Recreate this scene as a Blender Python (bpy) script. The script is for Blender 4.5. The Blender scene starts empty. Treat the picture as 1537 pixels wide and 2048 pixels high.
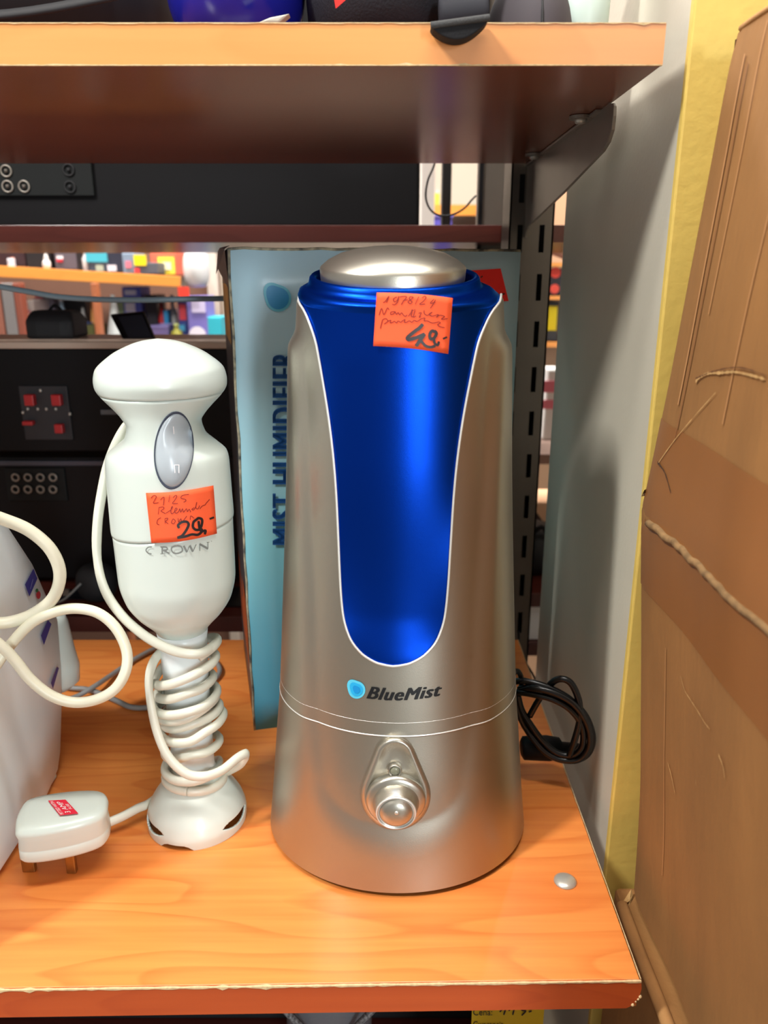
import bpy, bmesh, math, random
from mathutils import Vector, Matrix
random.seed(7)
SC = bpy.context.scene
COL = SC.collection

# ------------------------------------------------------------------ camera
F = 1550.0                                   # focal length in pixels of the 1537x2048 frame
TH = math.atan(476 / F)                      # looking slightly down
CT, ST, H = math.cos(TH), math.sin(TH), 0.40  # camera height over the lower shelf top (z = 0)
cam = bpy.data.cameras.new('camera'); camo = bpy.data.objects.new('camera', cam); COL.objects.link(camo)
camo.location = (0, 0, H); camo.rotation_euler = (math.pi / 2 - TH, 0, 0)
cam.sensor_fit = 'VERTICAL'; cam.sensor_height = 36.0; cam.lens = 36.0 * F / 2048
cam.clip_start = 0.01
cam.dof.use_dof = True; cam.dof.focus_distance = 0.52; cam.dof.aperture_fstop = 8.0
SC.camera = camo
# ------------------------------------------------------------------ light
SC.view_settings.view_transform = 'Standard'; SC.view_settings.look = 'None'
SC.view_settings.gamma = 1.0; SC.view_settings.use_curve_mapping = False
SC.view_settings.exposure = 0.0
world = bpy.data.worlds.new('shop_air'); SC.world = world; world.use_nodes = True
world.node_tree.nodes['Background'].inputs[0].default_value = (1.0, 0.96, 0.91, 1)
world.node_tree.nodes['Background'].inputs[1].default_value = 0.30
def area(name, loc, target, sx, sy, power, color=(1, 0.98, 0.95)):
    l = bpy.data.lights.new(name, 'AREA'); l.shape = 'RECTANGLE'; l.size = sx; l.size_y = sy
    l.energy = power; l.color = color
    o = bpy.data.objects.new(name, l); COL.objects.link(o); o.location = loc
    o.rotation_euler = (Vector(target) - Vector(loc)).to_track_quat('-Z', 'Y').to_euler()
area('ceiling_tube_over_aisle', (0.1, 0.20, 1.74), (0.1, 0.5, 0.0), 1.2, 0.14, 22)
area('ceiling_tube_to_the_left', (-1.0, -0.25, 1.74), (0.0, 0.5, 0.1), 0.14, 0.5, 50)
area('added_streak_light', (0.92, -2.3, 0.45), (0.0, 0.6, 0.3), 0.26, 1.3, 42, (0.86, 0.95, 1.0))  # tall light added behind the camera for the blue tank's streak and front fill
area('ceiling_tube_next_aisle', (-0.3, 1.75, 1.74), (-0.3, 1.9, 0.0), 2.6, 0.3, 125)

# ------------------------------------------------------------------ helpers
def P(x, y, Y):            # photo pixel -> point on the vertical plane at distance Y
    u = (x - 768.5) / F; v = (y - 1024) / F
    t = Y / (CT - v * ST)
    return Vector((u * t, Y, H + (-ST - v * CT) * t))
def G(x, y, Z=0.0):        # photo pixel -> point on the horizontal plane z
    u = (x - 768.5) / F; v = (y - 1024) / F
    t = (Z - H) / (-ST - v * CT)
    return Vector((u * t, (CT - v * ST) * t, Z))
def on(x, y, surf, off=0.0):   # photo pixel -> point lying on the surface Y = surf(x, z)
    Y = 0.45
    for _ in range(30):
        p = P(x, y, Y); Y = surf(p.x, p.z) - off
    return P(x, y, Y)
def lerp(a, b, t): return a + (b - a) * t
def interp(z, tab):
    if z <= tab[0][0]: return tab[0][1]
    for (a, b), (c, d) in zip(tab, tab[1:]):
        if z <= c: return b + (d - b) * (z - a) / (c - a)
    return tab[-1][1]
def smooth(t):
    t = max(0.0, min(1.0, t)); return t * t * (3 - 2 * t)
def cinterp(z, tab):       # smooth (monotone cubic-ish) interpolation
    n = len(tab)
    if z <= tab[0][0]: return tab[0][1]
    if z >= tab[-1][0]: return tab[-1][1]
    for i in range(n - 1):
        if z <= tab[i + 1][0]:
            x0, y0 = tab[i]; x1, y1 = tab[i + 1]; h = x1 - x0
            d = (y1 - y0) / h
            dl = (y0 - tab[i - 1][1]) / (x0 - tab[i - 1][0]) if i else d
            dr = (tab[i + 2][1] - y1) / (tab[i + 2][0] - x1) if i + 2 < n else d
            m0 = 0 if dl * d <= 0 else 2 * dl * d / (dl + d)
            m1 = 0 if dr * d <= 0 else 2 * dr * d / (dr + d)
            t = (z - x0) / h
            return ((2*t**3 - 3*t*t + 1) * y0 + (t**3 - 2*t*t + t) * h * m0 + (-2*t**3 + 3*t*t) * y1 + (t**3 - t*t) * h * m1)

def lin(c):
    return tuple(((v / 255) / 12.92 if v / 255 <= 0.04045 else ((v / 255 + 0.055) / 1.055) ** 2.4) for v in c)
MATS = {}
def mat(name, rgb, rough=0.5, metal=0.0, noise=0.0, scale=20.0, bump=0.0, bscale=80.0, coat=0.0, stretch=(1, 1, 1), rgb2=None, spec=None, emit=0.0, alpha=1.0, trans=0.0):
    if name in MATS: return MATS[name]
    m = bpy.data.materials.new(name); m.use_nodes = True; nt = m.node_tree; N = nt.nodes; L = nt.links
    b = N['Principled BSDF']; base = lin(rgb)
    b.inputs['Base Color'].default_value = (*base, 1); b.inputs['Roughness'].default_value = rough; b.inputs['Metallic'].default_value = metal
    if coat: b.inputs['Coat Weight'].default_value = coat; b.inputs['Coat Roughness'].default_value = 0.15
    if spec is not None: b.inputs['Specular IOR Level'].default_value = spec
    if trans: b.inputs['Transmission Weight'].default_value = trans
    if alpha < 1: b.inputs['Alpha'].default_value = alpha
    if emit: b.inputs['Emission Color'].default_value = (*base, 1); b.inputs['Emission Strength'].default_value = emit
    if noise or bump:
        tc = N.new('ShaderNodeTexCoord'); mp = N.new('ShaderNodeMapping'); mp.inputs['Scale'].default_value = stretch
        L.new(tc.outputs['Object'], mp.inputs[0])
    if noise:
        n = N.new('ShaderNodeTexNoise'); n.inputs['Scale'].default_value = scale; n.inputs['Detail'].default_value = 5
        L.new(mp.outputs[0], n.inputs['Vector'])
        r = N.new('ShaderNodeMapRange'); r.inputs[1].default_value = 0.3; r.inputs[2].default_value = 0.7
        L.new(n.outputs['Fac'], r.inputs[0])
        mx = N.new('ShaderNodeMix'); mx.data_type = 'RGBA'
        c2 = lin(rgb2) if rgb2 else tuple(v * (1 - noise) for v in base)
        mx.inputs[6].default_value = (*base, 1); mx.inputs[7].default_value = (*c2, 1)
        L.new(r.outputs[0], mx.inputs[0]); L.new(mx.outputs[2], b.inputs['Base Color'])
    if bump:
        n2 = N.new('ShaderNodeTexNoise'); n2.inputs['Scale'].default_value = bscale; n2.inputs['Detail'].default_value = 4
        L.new(mp.outputs[0], n2.inputs['Vector'])
        bp = N.new('ShaderNodeBump'); bp.inputs['Strength'].default_value = bump; bp.inputs['Distance'].default_value = 0.002
        L.new(n2.outputs['Fac'], bp.inputs['Height']); L.new(bp.outputs[0], b.inputs['Normal'])
    MATS[name] = m; return m

def wood(name, c_light, c_dark, rough=0.32, grain=1.0):
    if name in MATS: return MATS[name]
    m = bpy.data.materials.new(name); m.use_nodes = True; nt = m.node_tree; N = nt.nodes; L = nt.links
    b = N['Principled BSDF']; b.inputs['Roughness'].default_value = rough
    tc = N.new('ShaderNodeTexCoord')
    def noise(scale, st, detail=4, dist=0.0):
        mp = N.new('ShaderNodeMapping'); mp.inputs['Scale'].default_value = st; L.new(tc.outputs['Object'], mp.inputs[0])
        n = N.new('ShaderNodeTexNoise'); n.inputs['Scale'].default_value = scale; n.inputs['Detail'].default_value = detail; n.inputs['Distortion'].default_value = dist
        L.new(mp.outputs[0], n.inputs['Vector']); return n
    # broad figure: contour lines of a stretched noise (cathedral grain)
    n1 = noise(5.0, (0.55, 3.2, 3.2), 1.5, 0.3)
    mul = N.new('ShaderNodeMath'); mul.operation = 'MULTIPLY'; mul.inputs[1].default_value = 9.0; L.new(n1.outputs['Fac'], mul.inputs[0])
    fr = N.new('ShaderNodeMath'); fr.operation = 'FRACT'; L.new(mul.outputs[0], fr.inputs[0])
    rp = N.new('ShaderNodeValToRGB'); e = rp.color_ramp.elements; e[0].position = 0.0; e[0].color = (0, 0, 0, 1); e[1].position = 0.62; e[1].color = (0.15, 0.15, 0.15, 1)
    e2 = rp.color_ramp.elements.new(0.93); e2.color = (1, 1, 1, 1); e3 = rp.color_ramp.elements.new(1.0); e3.color = (0.1, 0.1, 0.1, 1)
    L.new(fr.outputs[0], rp.inputs[0])
    n2 = noise(60.0, (0.12, 2.6, 2.6), 6)
    n3 = noise(7.0, (0.3, 2.2, 2.2), 3)
    add = N.new('ShaderNodeMath'); add.operation = 'MULTIPLY_ADD'; add.inputs[1].default_value = 0.30 * grain; L.new(rp.outputs[0], add.inputs[0])
    m2 = N.new('ShaderNodeMath'); m2.operation = 'MULTIPLY_ADD'; m2.inputs[1].default_value = 0.75 * grain; m2.inputs[2].default_value = -0.20 * grain; L.new(n2.outputs['Fac'], m2.inputs[0])
    m3 = N.new('ShaderNodeMath'); m3.operation = 'MULTIPLY_ADD'; m3.inputs[1].default_value = 0.7; L.new(n3.outputs['Fac'], m3.inputs[0]); L.new(m2.outputs[0], m3.inputs[2])
    m4 = N.new('ShaderNodeMath'); m4.operation = 'SUBTRACT'; m4.inputs[1].default_value = 0.22; L.new(m3.outputs[0], m4.inputs[0])
    L.new(m4.outputs[0], add.inputs[2])
    mx = N.new('ShaderNodeMix'); mx.data_type = 'RGBA'; mx.inputs[6].default_value = (*lin(c_light), 1); mx.inputs[7].default_value = (*lin(c_dark), 1)
    L.new(add.outputs[0], mx.inputs[0]); L.new(mx.outputs[2], b.inputs['Base Color'])
    MATS[name] = m; return m

def link(name, me, m=None, parent=None, smooth_=False):
    o = bpy.data.objects.new(name, me); COL.objects.link(o)
    if m is not None: me.materials.append(m)
    if smooth_: me.polygons.foreach_set('use_smooth', [True] * len(me.polygons))
    if parent is not None:
        o.parent = parent
        if parent.type == 'EMPTY': o.matrix_parent_inverse = Matrix.Translation(-Vector(parent.location))
    return o
def mesh(name, vs, fs, m=None, parent=None, sm=False, weld=False):
    me = bpy.data.meshes.new(name); me.from_pydata([tuple(v) for v in vs], [], fs)
    if weld or sm:
        bm = bmesh.new(); bm.from_mesh(me)
        if weld: bmesh.ops.remove_doubles(bm, verts=bm.verts, dist=1e-5)
        bmesh.ops.recalc_face_normals(bm, faces=bm.faces); bm.to_mesh(me); bm.free()
    return link(name, me, m, parent, sm)
def tag(o, label, cat, group=None, kind=None):
    o['label'] = label; o['category'] = cat
    if group: o['group'] = group
    if kind: o['kind'] = kind
    return o
def struct(o, label=None):
    o['kind'] = 'structure'
    if label: o['label'] = label
    return o
def thing(name, loc, label, cat, group=None):
    o = bpy.data.objects.new(name, None); COL.objects.link(o); o.location = loc; o.empty_display_size = 0.02
    return tag(o, label, cat, group)
def grid_faces(nr, nc, wrap=False):
    fs = []
    for i in range(nr - 1):
        for j in range(nc if wrap else nc - 1):
            k = (j + 1) % nc
            fs.append((i * nc + j, i * nc + k, (i + 1) * nc + k, (i + 1) * nc + j))
    return fs
def loft(rings, cap0=True, cap1=True):
    n = len(rings[0]); vs = [v for r in rings for v in r]; fs = grid_faces(len(rings), n, True)
    if cap0: fs.append(tuple(range(n))[::-1])
    if cap1: fs.append(tuple((len(rings) - 1) * n + i for i in range(n)))
    return vs, fs
def ring(c, rx, ry, z, n=64, slant=0.0):
    return [Vector((c[0] + rx * math.sin(2*math.pi*i/n), c[1] - ry * math.cos(2*math.pi*i/n), z - slant * math.cos(2*math.pi*i/n) * ry)) for i in range(n)]
def lathe(name, c, prof, m, parent=None, n=64, sm=True, slant=0.0, k=1.0, cap0=True, cap1=True):
    vs, fs = loft([ring(c, r, r * k, z, n, slant) for z, r in prof], cap0, cap1)
    o = mesh(name, vs, fs, m, parent, sm); 
    return o
def bevel(o, w, seg=2, ang=0.6):
    b = o.modifiers.new('b', 'BEVEL'); b.width = w; b.segments = seg; b.limit_method = 'ANGLE'; b.angle_limit = ang
    return o
def box(name, lo, hi, m, parent=None, bev=0.0, rz=0.0):
    lo = Vector(lo); hi = Vector(hi); c = (lo + hi) / 2; d = (hi - lo) / 2
    vs = []
    for sx, sy, sz in ((-1,-1,-1),(1,-1,-1),(1,1,-1),(-1,1,-1),(-1,-1,1),(1,-1,1),(1,1,1),(-1,1,1)):
        v = Vector((d.x*sx, d.y*sy, d.z*sz)); v.rotate(Matrix.Rotation(rz, 3, 'Z')); vs.append(c + v)
    o = mesh(name, vs, [(0,3,2,1),(4,5,6,7),(0,1,5,4),(1,2,6,5),(2,3,7,6),(3,0,4,7)], m, parent)
    if bev: bevel(o, bev)
    return o
def prism(name, pts, d, m, parent=None, bev=0.0, sm=False):   # closed polygon pts pushed along d
    n = len(pts); d = Vector(d); vs = [Vector(p) for p in pts] + [Vector(p) + d for p in pts]
    fs = [tuple(range(n)), tuple(range(2*n - 1, n - 1, -1))] + [(i, i + n, (i + 1) % n + n, (i + 1) % n) for i in range(n)]
    me = bpy.data.meshes.new(name); me.from_pydata([tuple(v) for v in vs], [], fs)
    bm = bmesh.new(); bm.from_mesh(me); bmesh.ops.recalc_face_normals(bm, faces=bm.faces); bm.to_mesh(me); bm.free()
    o = link(name, me, m, parent, sm)
    if bev: bevel(o, bev)
    return o
def catmull(pts, sub=6, closed=False):
    pts = [Vector(p) for p in pts]; n = len(pts); out = []
    rng = range(n if closed else n - 1)
    for i in rng:
        g = (lambda k: pts[k % n]) if closed else (lambda k: pts[max(0, min(n - 1, k))])
        p0, p1, p2, p3 = g(i-1), g(i), g(i+1), g(i+2)
        for s in range(sub):
            t = s / sub
            out.append(0.5 * ((2*p1) + (p2-p0)*t + (2*p0-5*p1+4*p2-p3)*t*t + (3*p1-p0-3*p2+p3)*t**3))
    if not closed: out.append(pts[-1])
    return out
def tube_geo(path, r, n=10, flat=1.0, closed=False, up=None):
    m = len(path); vs = []; prev = None
    for i, p in enumerate(path):
        a = path[i - 1] if (i or closed) else p; b = path[(i + 1) % m] if (i < m - 1 or closed) else p
        t = (b - a).normalized()
        if up is not None: nrm = (Vector(up) - t * t.dot(Vector(up)))
        elif prev is None: nrm = t.orthogonal()
        else: nrm = prev - t * t.dot(prev)
        if nrm.length < 1e-6: nrm = t.orthogonal()
        nrm.normalize(); prev = nrm; bn = t.cross(nrm)
        rr = r[i] if isinstance(r, (list, tuple)) else r
        for j in range(n):
            an = 2 * math.pi * j / n
            vs.append(p + nrm * math.cos(an) * rr + bn * math.sin(an) * rr * flat)
    fs = grid_faces(m, n, True)
    if closed: fs += [((m-1)*n + j, (m-1)*n + (j+1) % n, (j+1) % n, j) for j in range(n)]
    else: fs += [tuple(range(n))[::-1], tuple((m-1)*n + j for j in range(n))]
    return vs, fs
def tubes(name, paths, r, m, parent=None, n=10, flat=1.0, closed=False, up=None):
    V, Fc = [], []
    for i, p in enumerate(paths):
        vs, fs = tube_geo(p, r[i] if isinstance(r, list) and len(paths) == len(r) and len(paths) > 1 else r, n, flat, closed, up); o = len(V)
        V += vs; Fc += [tuple(k + o for k in f) for f in fs]
    return mesh(name, V, Fc, m, parent, True)
def tube(name, pts, r, m, parent=None, n=10, sub=6, flat=1.0, closed=False, up=None):
    return tubes(name, [catmull(pts, sub, closed)], r, m, parent, n, flat, closed, up)
def ribbons(name, strokes, surf, off, m, parent, conv=lambda q: q, sub=5):   # pen strokes lying on a surface: (points, width in photo pixels)
    V, Fc = [], []
    for pts, w in strokes:
        path = catmull([Vector((*conv(p), 0)) for p in pts], sub) if len(pts) > 2 else [Vector((*conv(p), 0)) for p in pts]
        base = len(V); k = len(path)
        for i, p in enumerate(path):
            t = (path[min(k-1, i+1)] - path[max(0, i-1)]).normalized(); nn = Vector((-t.y, t.x, 0))
            ww = w * (0.75 if i in (0, k-1) else 1.0) / 2
            V.append(on(p.x + nn.x*ww, p.y + nn.y*ww, surf, off)); V.append(on(p.x - nn.x*ww, p.y - nn.y*ww, surf, off))
        Fc += [(base+2*i, base+2*i+1, base+2*i+3, base+2*i+2) for i in range(k-1)]
    return mesh(name, V, Fc, m, parent)
def text_geo(s, shear=0.0, weight=0.0, space=1.0):
    cu = bpy.data.curves.new('lettering', 'FONT'); cu.body = s; cu.shear = shear; cu.offset = weight; cu.space_character = space; cu.resolution_u = 4
    o = bpy.data.objects.new('lettering', cu); COL.objects.link(o)
    dg = bpy.context.evaluated_depsgraph_get(); dg.update()
    me = bpy.data.meshes.new_from_object(o.evaluated_get(dg))
    vs = [v.co.copy() for v in me.vertices]; fs = [tuple(p.vertices) for p in me.polygons]
    bpy.data.objects.remove(o); bpy.data.curves.remove(cu); bpy.data.meshes.remove(me)
    xs = [v.x for v in vs]; ys = [v.y for v in vs]; x0, x1, y0, y1 = min(xs), max(xs), min(ys), max(ys)
    return [((v.x - x0) / (x1 - x0), (v.y - y0) / (y1 - y0)) for v in vs], fs
def text_on(name, s, f, m, parent, bold=0.0, **kw):     # f maps the unit rectangle of the text to 3-D
    uv, fs = text_geo(s, **kw)
    if bold:
        n_ = len(uv); uv = [(u * (1 - bold) + k * bold / 2, v) for k in range(3) for u, v in uv]; fs = [tuple(i + n_ * k for i in f_) for k in range(3) for f_ in fs]
    return mesh(name, [f(u, v) for u, v in uv], fs, m, parent)
def patch(name, f, nu, nv, m, parent, thick=0.0):
    vs = [f(i / (nu-1), j / (nv-1)) for j in range(nv) for i in range(nu)]
    o = mesh(name, vs, grid_faces(nv, nu), m, parent, True)
    if thick:
        s = o.modifiers.new('s', 'SOLIDIFY'); s.thickness = thick; s.offset = 0
    return o
def quad(a, b, c, d):      # a top-left, b top-right, c bottom-left, d bottom-right -> f(u, v), v upwards
    return lambda u, v: (lerp(lerp(c[0], d[0], u), lerp(a[0], b[0], u), v), lerp(lerp(c[1], d[1], u), lerp(a[1], b[1], u), v))

# ------------------------------------------------------------------ materials
M_shelf = wood('cherry_laminate', (240, 154, 78), (206, 100, 40), 0.32)
M_edge_shaded = wood('shaded_cherry_edge_band', (196, 84, 34), (160, 52, 18), 0.36, 0.7)  # shade on the lower shelf's front edge put into a deeper red
M_shelf_far = wood('mahogany_laminate', (92, 42, 34), (60, 24, 20), 0.26, 0.6)
M_orange_edge = wood('orange_edge_band', (240, 160, 72), (226, 134, 52), 0.35, 0.5)
M_chip = mat('bare_chipboard', (232, 200, 150), 0.9, noise=0.3, scale=400)
M_silver = mat('silver_paint', (178, 173, 160), 0.40, 0.95, bump=0.05, bscale=1800)
M_silver2 = mat('satin_silver_paint', (190, 185, 172), 0.34, 0.92, bump=0.05, bscale=1800)
M_silver_line = mat('bright_silver_edge', (228, 228, 222), 0.34, 0.5)
M_white = mat('white_plastic', (212, 221, 213), 0.28, noise=0.02, scale=8)
M_white2 = mat('cool_white_plastic', (236, 242, 242), 0.3, noise=0.02, scale=6)
M_cream = mat('cream_cable', (226, 221, 198), 0.38, noise=0.08, scale=60)
M_whitecab = mat('white_cable', (222, 222, 206), 0.36, noise=0.08, scale=60)
M_grey_cable = mat('grey_cable', (140, 142, 140), 0.45)
M_bluegrey = mat('blue_grey_cable', (112, 132, 142), 0.4)
M_black = mat('black_plastic', (15, 14, 16), 0.5, spec=.18)
M_blackm = mat('matte_black', (24, 23, 26), 0.7, noise=0.3, scale=40)
M_cable = mat('black_cable', (16, 16, 18), 0.25)
M_dark = mat('dark_steel', (96, 88, 80), 0.42, 0.3, noise=0.15, scale=25)
M_bracket = mat('grey_steel', (150, 142, 132), 0.36, 0.35, noise=0.12, scale=25)
M_chrome = mat('chrome', (214, 210, 200), 0.3, 0.6)
M_brass = mat('tarnished_brass', (176, 134, 74), 0.35, 0.9, noise=0.3, scale=150)
M_sticker = mat('fluorescent_orange_paper', (255, 96, 48), 0.7, noise=0.06, scale=60)
M_sticker2 = mat('red_paper', (246, 36, 26), 0.7)
M_pen = mat('brown_red_ink', (140, 26, 10), 0.6)
M_marker = mat('black_marker_ink', (30, 14, 16), 0.45)
M_greyink = mat('grey_print', (122, 126, 122), 0.5)
M_ink = mat('black_print', (14, 18, 22), 0.4)
M_board = mat('cardboard', (164, 115, 62), 0.86, noise=0.3, scale=14, bump=0.35, bscale=150, stretch=(1, 1, 0.3))
M_board_edge = mat('cardboard_light', (190, 140, 84), 0.86, noise=0.25, scale=30, bump=0.3, bscale=120)
M_tape = mat('brown_packing_tape', (156, 102, 56), 0.36, noise=0.2, scale=14, stretch=(1, 1, 0.3))
M_torn = mat('torn_paper', (206, 164, 104), 0.95, noise=0.3, scale=200)
M_wallgrey = mat('grey_painted_wall', (204, 198, 180), 0.62, noise=0.07, scale=9, bump=0.08, bscale=260)
M_yellow = mat('yellow_paint', (234, 202, 104), 0.55, noise=0.10, scale=30, bump=0.15, bscale=160)
M_red = mat('red_print', (222, 34, 60), 0.5)
M_whiteprint = mat('white_print', (244, 236, 236), 0.6)
M_violet = mat('violet_print', (54, 54, 140), 0.5)
M_switch = mat('grey_translucent_button', (172, 180, 186), 0.24)
M_switch_rim = mat('dark_blue_grey_rubber', (60, 66, 84), 0.5)
# blue pearl tank
mb = mat('blue_pearl_plastic', (8, 56, 168), 0.33, 0.95, bump=0.06, bscale=2500)
mb.node_tree.nodes['Principled BSDF'].inputs['Specular Tint'].default_value = (0.1, 0.6, 1.0, 1)
mb.node_tree.nodes['Principled BSDF'].inputs['Specular IOR Level'].default_value = 0.9
M_blue = mb
M_blue_rim = mat('blue_clear_plastic', (18, 48, 186), 0.30, 0.55)
# printed sky blue of the humidifier box
mbx = bpy.data.materials.new('printed_blue_card'); mbx.use_nodes = True
_n = mbx.node_tree.nodes; _l = mbx.node_tree.links; _b = _n['Principled BSDF']; _b.inputs['Roughness'].default_value = 0.32
_tc = _n.new('ShaderNodeTexCoord'); _sp = _n.new('ShaderNodeSeparateXYZ'); _l.new(_tc.outputs['Object'], _sp.inputs[0])
_mr = _n.new('ShaderNodeMapRange'); _mr.inputs[1].default_value = 0.0; _mr.inputs[2].default_value = 0.42; _l.new(_sp.outputs[2], _mr.inputs[0])
_ns = _n.new('ShaderNodeTexNoise'); _ns.inputs['Scale'].default_value = 9; _l.new(_tc.outputs['Object'], _ns.inputs['Vector'])
_ma = _n.new('ShaderNodeMath'); _ma.operation = 'MULTIPLY_ADD'; _ma.inputs[1].default_value = 0.25; _l.new(_ns.outputs['Fac'], _ma.inputs[0]); _l.new(_mr.outputs[0], _ma.inputs[2])
_rp = _n.new('ShaderNodeValToRGB'); _e = _rp.color_ramp.elements; _e[0].position = 0.1; _e[0].color = (*lin((52, 148, 186)), 1); _e[1].position = 1.05 if False else 1.0; _e[1].color = (*lin((184, 218, 232)), 1)
_q = _rp.color_ramp.elements.new(0.55); _q.color = (*lin((136, 204, 216)), 1)
_l.new(_ma.outputs[0], _rp.inputs[0]); _l.new(_rp.outputs[0], _b.inputs['Base Color'])
M_boxblue = mbx
def plain(rgb, rough=0.55): return mat('print_%d_%d_%d_%d' % (*rgb, int(rough*100)), rgb, rough, noise=0.08, scale=12)

# ------------------------------------------------------------------ the setting
X_WALL = 0.170
struct(box('wall_right', (X_WALL, 0.492, -1.0), (0.55, 0.776, 1.8), M_wallgrey), 'grey painted side of the partition beside the shelves')
tr = struct(box('trim_1', (X_WALL - 0.0004, 0.486, -1.0), (0.55, 0.4925, 1.8), M_yellow, bev=0.0012), 'yellow painted front edge of the grey partition')
struct(box('floor', (-2.5, -2.5, -1.03), (2.5, 3.4, -1.0), mat('floor_tiles', (150, 138, 124), 0.35, noise=0.15, scale=3)))
struct(box('wall_back', (-2.5, 3.3, -1.0), (2.5, 3.4, 1.8), mat('cream_wall', (206, 190, 170), 0.7, noise=0.05, scale=4)))
struct(box('ceiling', (-2.5, -2.5, 1.8), (2.5, 3.4, 1.84), mat('white_ceiling', (226, 222, 214), 0.8)))

# ------------------------------------------------------------------ the shelf boards
def chips(name, a, b, w, out, drop, parent, n=150, seed=1):     # irregular bare-chipboard line along an edge
    rnd = random.Random(seed); V = []; Fc = []
    for i in range(n + 1):
        p = Vector(a).lerp(Vector(b), i / n); q = w * (0.55 + 0.75 * rnd.random()) * (1.9 if rnd.random() < 0.05 else 1)
        V += [p + Vector(out) * 0.0004, p + Vector(out) * 0.0004 + Vector(drop) * q, p - Vector(out) * q * 0.5 - Vector(drop) * 0.0002]
    for i in range(n):
        k = 3 * i; Fc += [(k, k+1, k+4, k+3), (k, k+3, k+5, k+2)]
    return mesh(name, V, Fc, M_chip, parent)
# lower shelf
fr = G(1282, 1958); fl = G(0, 1976); d = (fr - fl).normalized(); fL = fr - d * 0.80
br = Vector((fr.x + 0.001, 0.805, 0)); bL = Vector((fL.x, 0.805, 0)); T = 0.0212
sh = thing('shelf_board', (-0.2, 0.58, -T), 'orange cherry wood shelf the silver humidifier and white blender stand on', 'shelf')
prism('board', [fL, fr - Vector((0.0005, 0, 0)), br, bL], (0, 0, -T), M_shelf, sh, bev=0.0006)
nrm = Vector((d.y, -d.x, 0))
corner = [fr + Vector((0, 0, -0.0003)), fr + Vector((0.0008, 0, -0.006)), fr + Vector((0, 0, -0.013)), fr + Vector((-0.0035, 0, -0.019)), fr + Vector((-0.007, 0, -T))]
prism('edge_band', [fL + Vector((0, 0, -0.0003))] + corner + [fL + Vector((0, 0, -T))], nrm * 0.0012, M_edge_shaded, sh)
chips('chipped_edge', fL + nrm * 0.0012, fr + nrm * 0.0012, 0.0011, nrm, (0, 0, -1), sh, 220, 3)
chips('chipped_edge', fr + Vector((0, 0, 0.0001)), br + Vector((0, 0, 0.0001)), 0.0007, (1, 0, 0), (0, 0, -1), sh, 80, 5)
for k, q in enumerate(((1266, 2009), (1272, 2003), (1277, 1998), (1281, 1993))):
    p = P(q[0], q[1], fr.y - 0.001); r = (0.0012, 0.0007, 0.0009, 0.0012)[k]
    lathe('chip', (p.x, p.y), [(p.z - r, r*0.4), (p.z, r), (p.z + r, r*0.4)], M_chip, sh, n=8)
sc_ = G(1131, 1763)
lathe('screw_cap', (sc_.x, sc_.y), [(0.0, 0.0078), (0.0008, 0.0077), (0.0020, 0.0060), (0.0028, 0.003), (0.003, 0.0006)], M_chrome, sh, n=32)
# upper shelf
UZ = P(1324, 132, 0.478).z; UT = P(1324, 46, 0.478).z - UZ
UR = P(1324, 132, 0.478).x
us = thing('shelf_board', (-0.2, 0.67, UZ), 'cherry wood shelf overhead, its pale orange front edge chipped along the bottom', 'shelf')
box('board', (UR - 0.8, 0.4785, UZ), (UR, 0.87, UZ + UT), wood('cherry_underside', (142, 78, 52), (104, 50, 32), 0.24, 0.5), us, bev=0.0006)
box('edge_band', (UR - 0.8, 0.4774, UZ + 0.0003), (UR + 0.0003, 0.4788, UZ + UT - 0.0002), wood('cherry_front_band', (240, 166, 98), (222, 134, 66), 0.34, 0.5), us)
chips('chipped_edge', (UR - 0.8, 0.4773, UZ), (UR, 0.4773, UZ), 0.0006, (0, -1, 0), (0, 0, 1), us, 200, 8)
chips('chipped_edge', (UR - 0.8, 0.4773, UZ + UT), (UR, 0.4773, UZ + UT), 0.0006, (0, -1, 0), (0, 0, -1), us, 200, 9)

# bracket under the upper shelf and the slotted upright it hooks into
BX = 0.150
bk = thing('shelf_bracket', (BX, 0.88, UZ - 0.06), 'grey steel bracket under the upper shelf with rounded tip and screw tabs', 'bracket')
prof = [(1224, 172, .5625), (1228, 190, .5625), (1226, 222, .5625), (1213, 246, .5645), (1190, 272, .5767), (1150, 317, .6155), (1100, 368, .6896), (1062, 412, .7958), (1050, 432, .878)]
pts = []
Yt = 0.5625
lowz = [(Yt, UZ - 0.004), (Yt - 0.001, UZ - 0.010), (Yt, UZ - 0.018), (Yt + 0.007, UZ - 0.0245), (Yt + 0.02, UZ - 0.0285), (0.70, UZ - 0.044), (0.80, UZ - 0.055), (0.86, UZ - 0.062), (0.879, UZ - 0.072)]
poly = [(BX, Yt + 0.012, UZ - 0.0004), (BX, Yt + 0.004, UZ - 0.0015)] + [(BX, y, z) for y, z in lowz] + [(BX, 0.879, UZ - 0.0004)]
prism('bracket_plate', poly, (0.0025, 0, 0), M_bracket, bk, bev=0.0005)
box('top_flange', (BX - 0.004, Yt + 0.03, UZ - 0.0022), (BX + 0.0004, 0.875, UZ - 0.0004), M_bracket, bk, bev=0.0004)
for yy in (Yt + 0.055, 0.80):
    t = lathe('screw_tab', (BX - 0.008, yy), [(UZ - 0.0024, 0.0082), (UZ - 0.0004, 0.0082)], M_bracket, bk, n=24, sm=False)
    lathe('screw', (BX - 0.008, yy), [(UZ - 0.0054, 0.002), (UZ - 0.005, 0.0038), (UZ - 0.0024, 0.0046)], M_chrome, t, n=16)
up = thing('slotted_upright', (0.158, 0.91, -0.9), 'dark steel slotted upright holding the bracket behind the box', 'upright')
px0, px1 = 0.1335, 0.1815
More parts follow.
